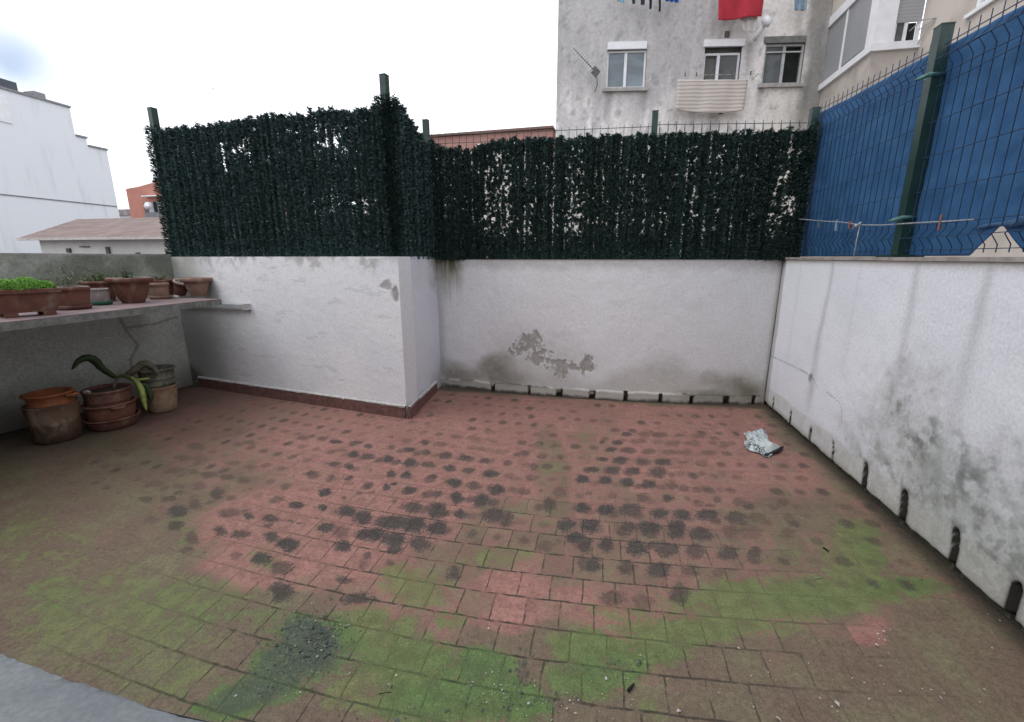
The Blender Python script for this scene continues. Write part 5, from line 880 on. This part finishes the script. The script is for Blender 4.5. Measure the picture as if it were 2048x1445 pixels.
# floor pots
ba = pot((-4.60,2.76,.003), .135, .178, .33, T3, 'large aged terracotta pot on the floor holding an orange one', rim=.003, rimh=.01, soil=.1, n=56, group='big pots on the floor')
pot((-4.60,2.76,.215), .125, .150, .215, T2, 'bright orange handled pot sitting inside the aged one', rim=.012, rimh=.022, soil=.35, n=56, handles=(math.radians(200), math.radians(25)), bands=((.12,.016),), group='big pots on the floor')
pot((-4.45,3.10,.003), .165, .205, .105, T1, 'lowest broad bowl of the middle floor stack', rim=.004, rimh=.012, soil=.7, n=56, group='big pots on the floor')
pot((-4.45,3.10,.078), .165, .188, .165, terra('terracotta_mid', (.20,.085,.058), (.15,.065,.045), streak=.15), 'middle lugged bowl of the floor stack', rim=.008, rimh=.018, soil=.7, n=56, handles=(math.radians(-20),), group='big pots on the floor')
pc_ = pot((-4.45,3.10,.195), .16, .172, .18, T1, 'upper dark pot of the middle floor stack with the drooping plant', rim=.006, rimh=.02, soil=.86, n=56, bands=((.08,.006),), group='big pots on the floor')
pot((-4.42,3.56,.003), .118, .150, .265, T6, 'tan lower pot of the stack nearest the white wall', rim=.004, rimh=.012, soil=.5, n=56, group='big pots on the floor')
pot((-4.42,3.56,.235), .135, .150, .22, T5, 'grey green upper pot of the stack nearest the white wall', rim=.010, rimh=.02, soil=.4, n=56, bands=((.06,.008),(.12,.01)), group='big pots on the floor')
tg = MB(); tg.obox((-4.54,3.0,.362), (.8,-.6,0), (.6,.8,0), (0,0,1), .03, .018, .006); tg.tube([(-4.58,3.02,.36),(-4.52,2.99,.372),(-4.49,2.99,.358)], .012, 6); tago = tg.build('paper_scrap', simple('white_scrap', (.55,.55,.56))); tag(tago, 'white scrap lying in the dark pot beside the drooping plant', 'scrap')
# drooping succulent
su = empty('succulent_plant'); tag(su, 'drooping strap leaved plant, one dark leaf arching and one yellowed leaf hanging', 'plant')
LM = {'dark': simple('leaf_dark', (.025,.042,.018), (.04,.06,.025), 18, .55), 'yellow': simple('leaf_yellowed', (.30,.33,.09), (.18,.22,.06), 18, .6), 'olive': simple('leaf_olive', (.12,.14,.05), (.07,.09,.035), 18, .6), 'dry': simple('leaf_dry', (.13,.115,.085), (.08,.075,.055), 20, .8)}
def leaf(pts, wd, mt_, cup=.3):
    b = MB(); pts = [Vector(p) for p in pts]; fine = []
    for i in range(len(pts)-1):
        for k in range(5):
            t = k/5; p0, p1, p2, p3 = pts[max(0, i-1)], pts[i], pts[i+1], pts[min(len(pts)-1, i+2)]
            fine.append(.5*((2*p1)+(p2-p0)*t+(2*p0-5*p1+4*p2-p3)*t*t+(3*p1-p0-3*p2+p3)*t**3))
    fine.append(pts[-1]); n_ = len(fine); vs = []; view = Vector((-.75,.62,0)); 
    for i, p in enumerate(fine):
        t = (fine[min(i+1, n_-1)]-fine[max(i-1, 0)]).normalized(); s = t.cross(view).normalized(); nn = s.cross(t).normalized(); x = i/(n_-1)
        h_ = wd*(math.sin(math.pi*min(1, x*.93+.08))**.6)*(1+.08*math.sin(i*2.3)); h_ = max(h_, .002)
        vs += [p-s*h_, p+nn*h_*cup, p+s*h_, p-nn*(.003+h_*.05)]
    fs_ = []
    for i in range(n_-1):
        for j in range(4): a = i*4+j; c = i*4+(j+1) % 4; fs_.append((a, c, c+4, a+4))
    b.add(vs, fs_, True); return b.build('leaf', LM[mt_], su)
def fp(px, py, dx=0): q = atpl(px, py, (-4.45+dx,3.10), math.degrees(math.atan2(.82,.57))-0); return tuple(q)
VA = math.degrees(math.atan2(4.45, 3.10))
def fp(px, py, o=0): q = atpl(px, py, (-4.45+.82*o, 3.10-.57*o), VA); return tuple(float(t) for t in q)
leaf([fp(232,756), fp(205,738,.03), fp(190,722,.05), fp(175,716,.06), fp(158,722,.07), fp(143,741,.08)], .034, 'dark', .5)
leaf([fp(232,756), fp(248,752,.05), fp(264,758,.1), fp(278,768,.14)], .020, 'olive')
leaf([fp(262,755,.1), fp(276,768,.16), fp(284,784,.2), fp(288,804,.22), fp(293,822,.23)], .026, 'yellow', .4)
leaf([fp(262,762,.1), fp(280,760,.14), fp(300,757,.15)], .014, 'yellow', .4)
leaf([fp(250,752,.05), fp(268,742,.1), fp(288,728,.12), fp(306,736,.12), fp(316,752,.12)], .036, 'dry', .5)
leaf([fp(272,768,.1), fp(290,772,.12), fp(300,790,.13), fp(303,806,.13)], .030, 'dark', .5)
q = MB(); q.tube([fp(229,782), fp(228,768), fp(236,756), fp(252,752,.05)], [.014,.014,.012,.008], 8); q.build('stem', simple('stem_dry', (.12,.09,.07), (.18,.13,.1)), su)

# ================================================================ LITTER
# crumpled printed bag
pg = np.linspace(0, 1, 70); Ug, Vg = np.meshgrid(pg, pg)
c0, c1, c2, c3 = (np.array(atz(*p)) for p in ((1489,868),(1536,862),(1488,901),(1540,917)))
P = ((c0[None,None]*(1-Ug)[...,None]+c1*Ug[...,None])*(1-Vg)[...,None]+(c2*(1-Ug)[...,None]+c3*Ug[...,None])*Vg[...,None])
cr_ = np.abs(fbm(Ug*3.2, Vg*3.2, 201, 3)-.5)*2; hz = .012+.05*(1-cr_)*ss(0, .15, Ug)*ss(0, .15, 1-Ug)*ss(0, .12, Vg)*ss(0, .12, 1-Vg); P[..., 2] = hz*.8; P[..., 0] += (fbm(Ug*2.6, Vg*2.6, 203, 2)-.5)*.08; P[..., 1] += (fbm(Ug*2.6, Vg*2.6, 205, 2)-.5)*.10
Cw = np.ones(P.shape)*np.array([.50,.55,.56]); fac = np.floor(fbm(Ug*3, Vg*3, 207, 2)*6); stp = (np.sin(Ug*90*(.6+.4*np.cos(fac))+Vg*90*np.sin(fac*1.7)) > .35)&(hsh(fac, fac*0+3, 5) > .35)
Cw = mixc(Cw, (.10,.14,.16), stp*.55); Cw = mixc(Cw, (.02,.03,.035), (1-ss(.0, .035, abs(fbm(Ug*2.6, Vg*2.6, 209, 2)-.5)))*1.0); chk = ((np.floor(Ug*26)+np.floor(Vg*26)) % 2 == 0)&(Vg > .82)&(Ug > .45); Cw = mixc(Cw, (.03,.04,.045), chk*.9)
Cw = mixc(Cw, (.02,.03,.035), ((Vg < .06)&(Ug > .3))*.9)
bag = gridmesh('crumpled_bag', P, painted('printed_plastic', .5, 40, .05, .2), {'Col': Cw}); tag(bag, 'crumpled white plastic sheet printed with fine black lines near the back right corner', 'litter'); md = bag.modifiers.new('s', 'SOLIDIFY'); md.thickness = .003
tri = [np.array(atz(*p)) for p in ((1524,889),(1552,898),(1562,899),(1541,915),(1530,912))]; zt_ = (.05,.035,.01,.012,.03)
q = MB(); q.add([(t[0],t[1],z) for t, z in zip(tri, zt_)]+[(*((tri[0]+tri[2]+tri[3])/3)[:2], .06)], [(0,1,5),(1,2,5),(2,3,5),(3,4,5),(4,0,5)], False); fo2 = q.build('folded_flap', simple('plastic_flap', (.50,.55,.54), (.40,.45,.44), 8, .5), bag); fo2.modifiers.new('s', 'SOLIDIFY').thickness = .004
e1, e2 = tri[2], tri[3]; q = MB(); q.tube([(tri[3][0]-.05,tri[3][1]-.01,.014),((e1[0]+e2[0])/2,(e1[1]+e2[1])/2-.01,.022),(e1[0]+.01,e1[1],.02)], [.012,.016,.010], 6); q.build('dark_seam', simple('black_seam', (.02,.022,.025)), bag)
# pale specks, soil crumbs
def scatter(name, spec, mat, label, cat, seed, smin, smax):
    r = np.random.RandomState(seed); b = MB()
    for (px, py, rx, ry, n_) in spec:
        for _ in range(n_):
            p = atz(px+r.normal()*rx, py+r.normal()*ry)
            if p[0] > 1.78 or p[0] < -5: continue
            s = r.uniform(smin, smax)*(1+(r.rand() < .08)*1.2); sc_ = r.uniform(.5, 1.3, 3)*s; sc_[2] *= .5; vs = []
            for (i, j, k) in ((1,0,0),(-1,0,0),(0,1,0),(0,-1,0),(0,0,1),(0,0,-1)): vs.append((p[0]+i*sc_[0]+r.normal()*s*.2, p[1]+j*sc_[1]+r.normal()*s*.2, .006+k*sc_[2]+sc_[2]*.6))
            b.add(vs, [(0,2,4),(2,1,4),(1,3,4),(3,0,4),(2,0,5),(1,2,5),(3,1,5),(0,3,5)])
    return tag(b.build(name, mat), label, cat, kind='stuff')
scatter('pale_grit', [(1770,1270,14,14,12),(640,1270,50,40,22),(690,1250,12,10,6),(990,1375,30,22,16),(1010,1410,80,15,14),(1340,1340,260,40,22),(1700,1390,160,35,20),(1180,1400,160,25,22),(1500,960,180,60,14),(640,1400,120,25,10),(1120,880,340,40,10),(1250,800,260,6,10),(700,1350,6,4,3),(1560,920,30,10,4),(1990,1270,10,30,4)], simple('pale_grit_mat', (.55,.52,.48), (.38,.34,.3), 80), 'pale specks of grit scattered over the mossy tiles', 'grit', 21, .0018, .0045)
scatter('soil_crumbs', [(645,1262,26,26,260),(595,1300,40,35,120),(540,1350,45,35,50),(1045,1345,8,26,90),(1075,1405,60,10,70),(610,1250,70,20,60),(900,1420,120,15,40),(1250,1335,50,16,50)], simple('soil_crumb_mat', (.05,.06,.06), (.10,.115,.12), 60), 'dark crumbs of soil and moss heaped on the tiles', 'soil', 22, .0015, .0042)
scatter('leaf_litter', [(1250,830,320,25,40),(1700,1030,60,60,16),(500,960,260,60,40),(1300,1050,300,90,40),(1850,1150,60,60,20)], simple('brown_litter', (.06,.045,.03), (.10,.07,.045), 60), 'tiny brown bits lying on the tiles', 'litter', 23, .002, .004)
def twig(pts, r_, label, mt=None): b = MB(); b.tube([tuple(np.array(atz(*p))+np.array([0,0,r_*1.1+.003])) for p in pts], [r_, r_*.9, r_*.5][:len(pts)], 6); tag(b.build('twig', mt or simple('twig_dark', (.012,.014,.010))), label, 'twig')
twig([(1256,1386),(1261,1380),(1268,1372)], .006, 'short black twig on the tiles near the bottom centre'); twig([(758,1391),(770,1389),(783,1387)], .002, 'thin dark twig on bright moss at the bottom left of centre'); twig([(1646,1098),(1652,1102),(1657,1106)], .005, 'small dark twig on the green patch toward the right wall')
twig([(1485,838),(1492,842),(1498,845)], .0025, 'pale straw near the printed plastic sheet', simple('straw', (.45,.36,.3))); twig([(1552,1437),(1558,1441),(1563,1448)], .0035, 'pale chip of wood at the bottom edge', simple('wood_chip', (.5,.44,.38)))
twig([(1628,1160),(1636,1158),(1645,1157)], .003, 'pale flake on the green moss in front of the right wall', simple('pale_flake', (.34,.36,.22)))
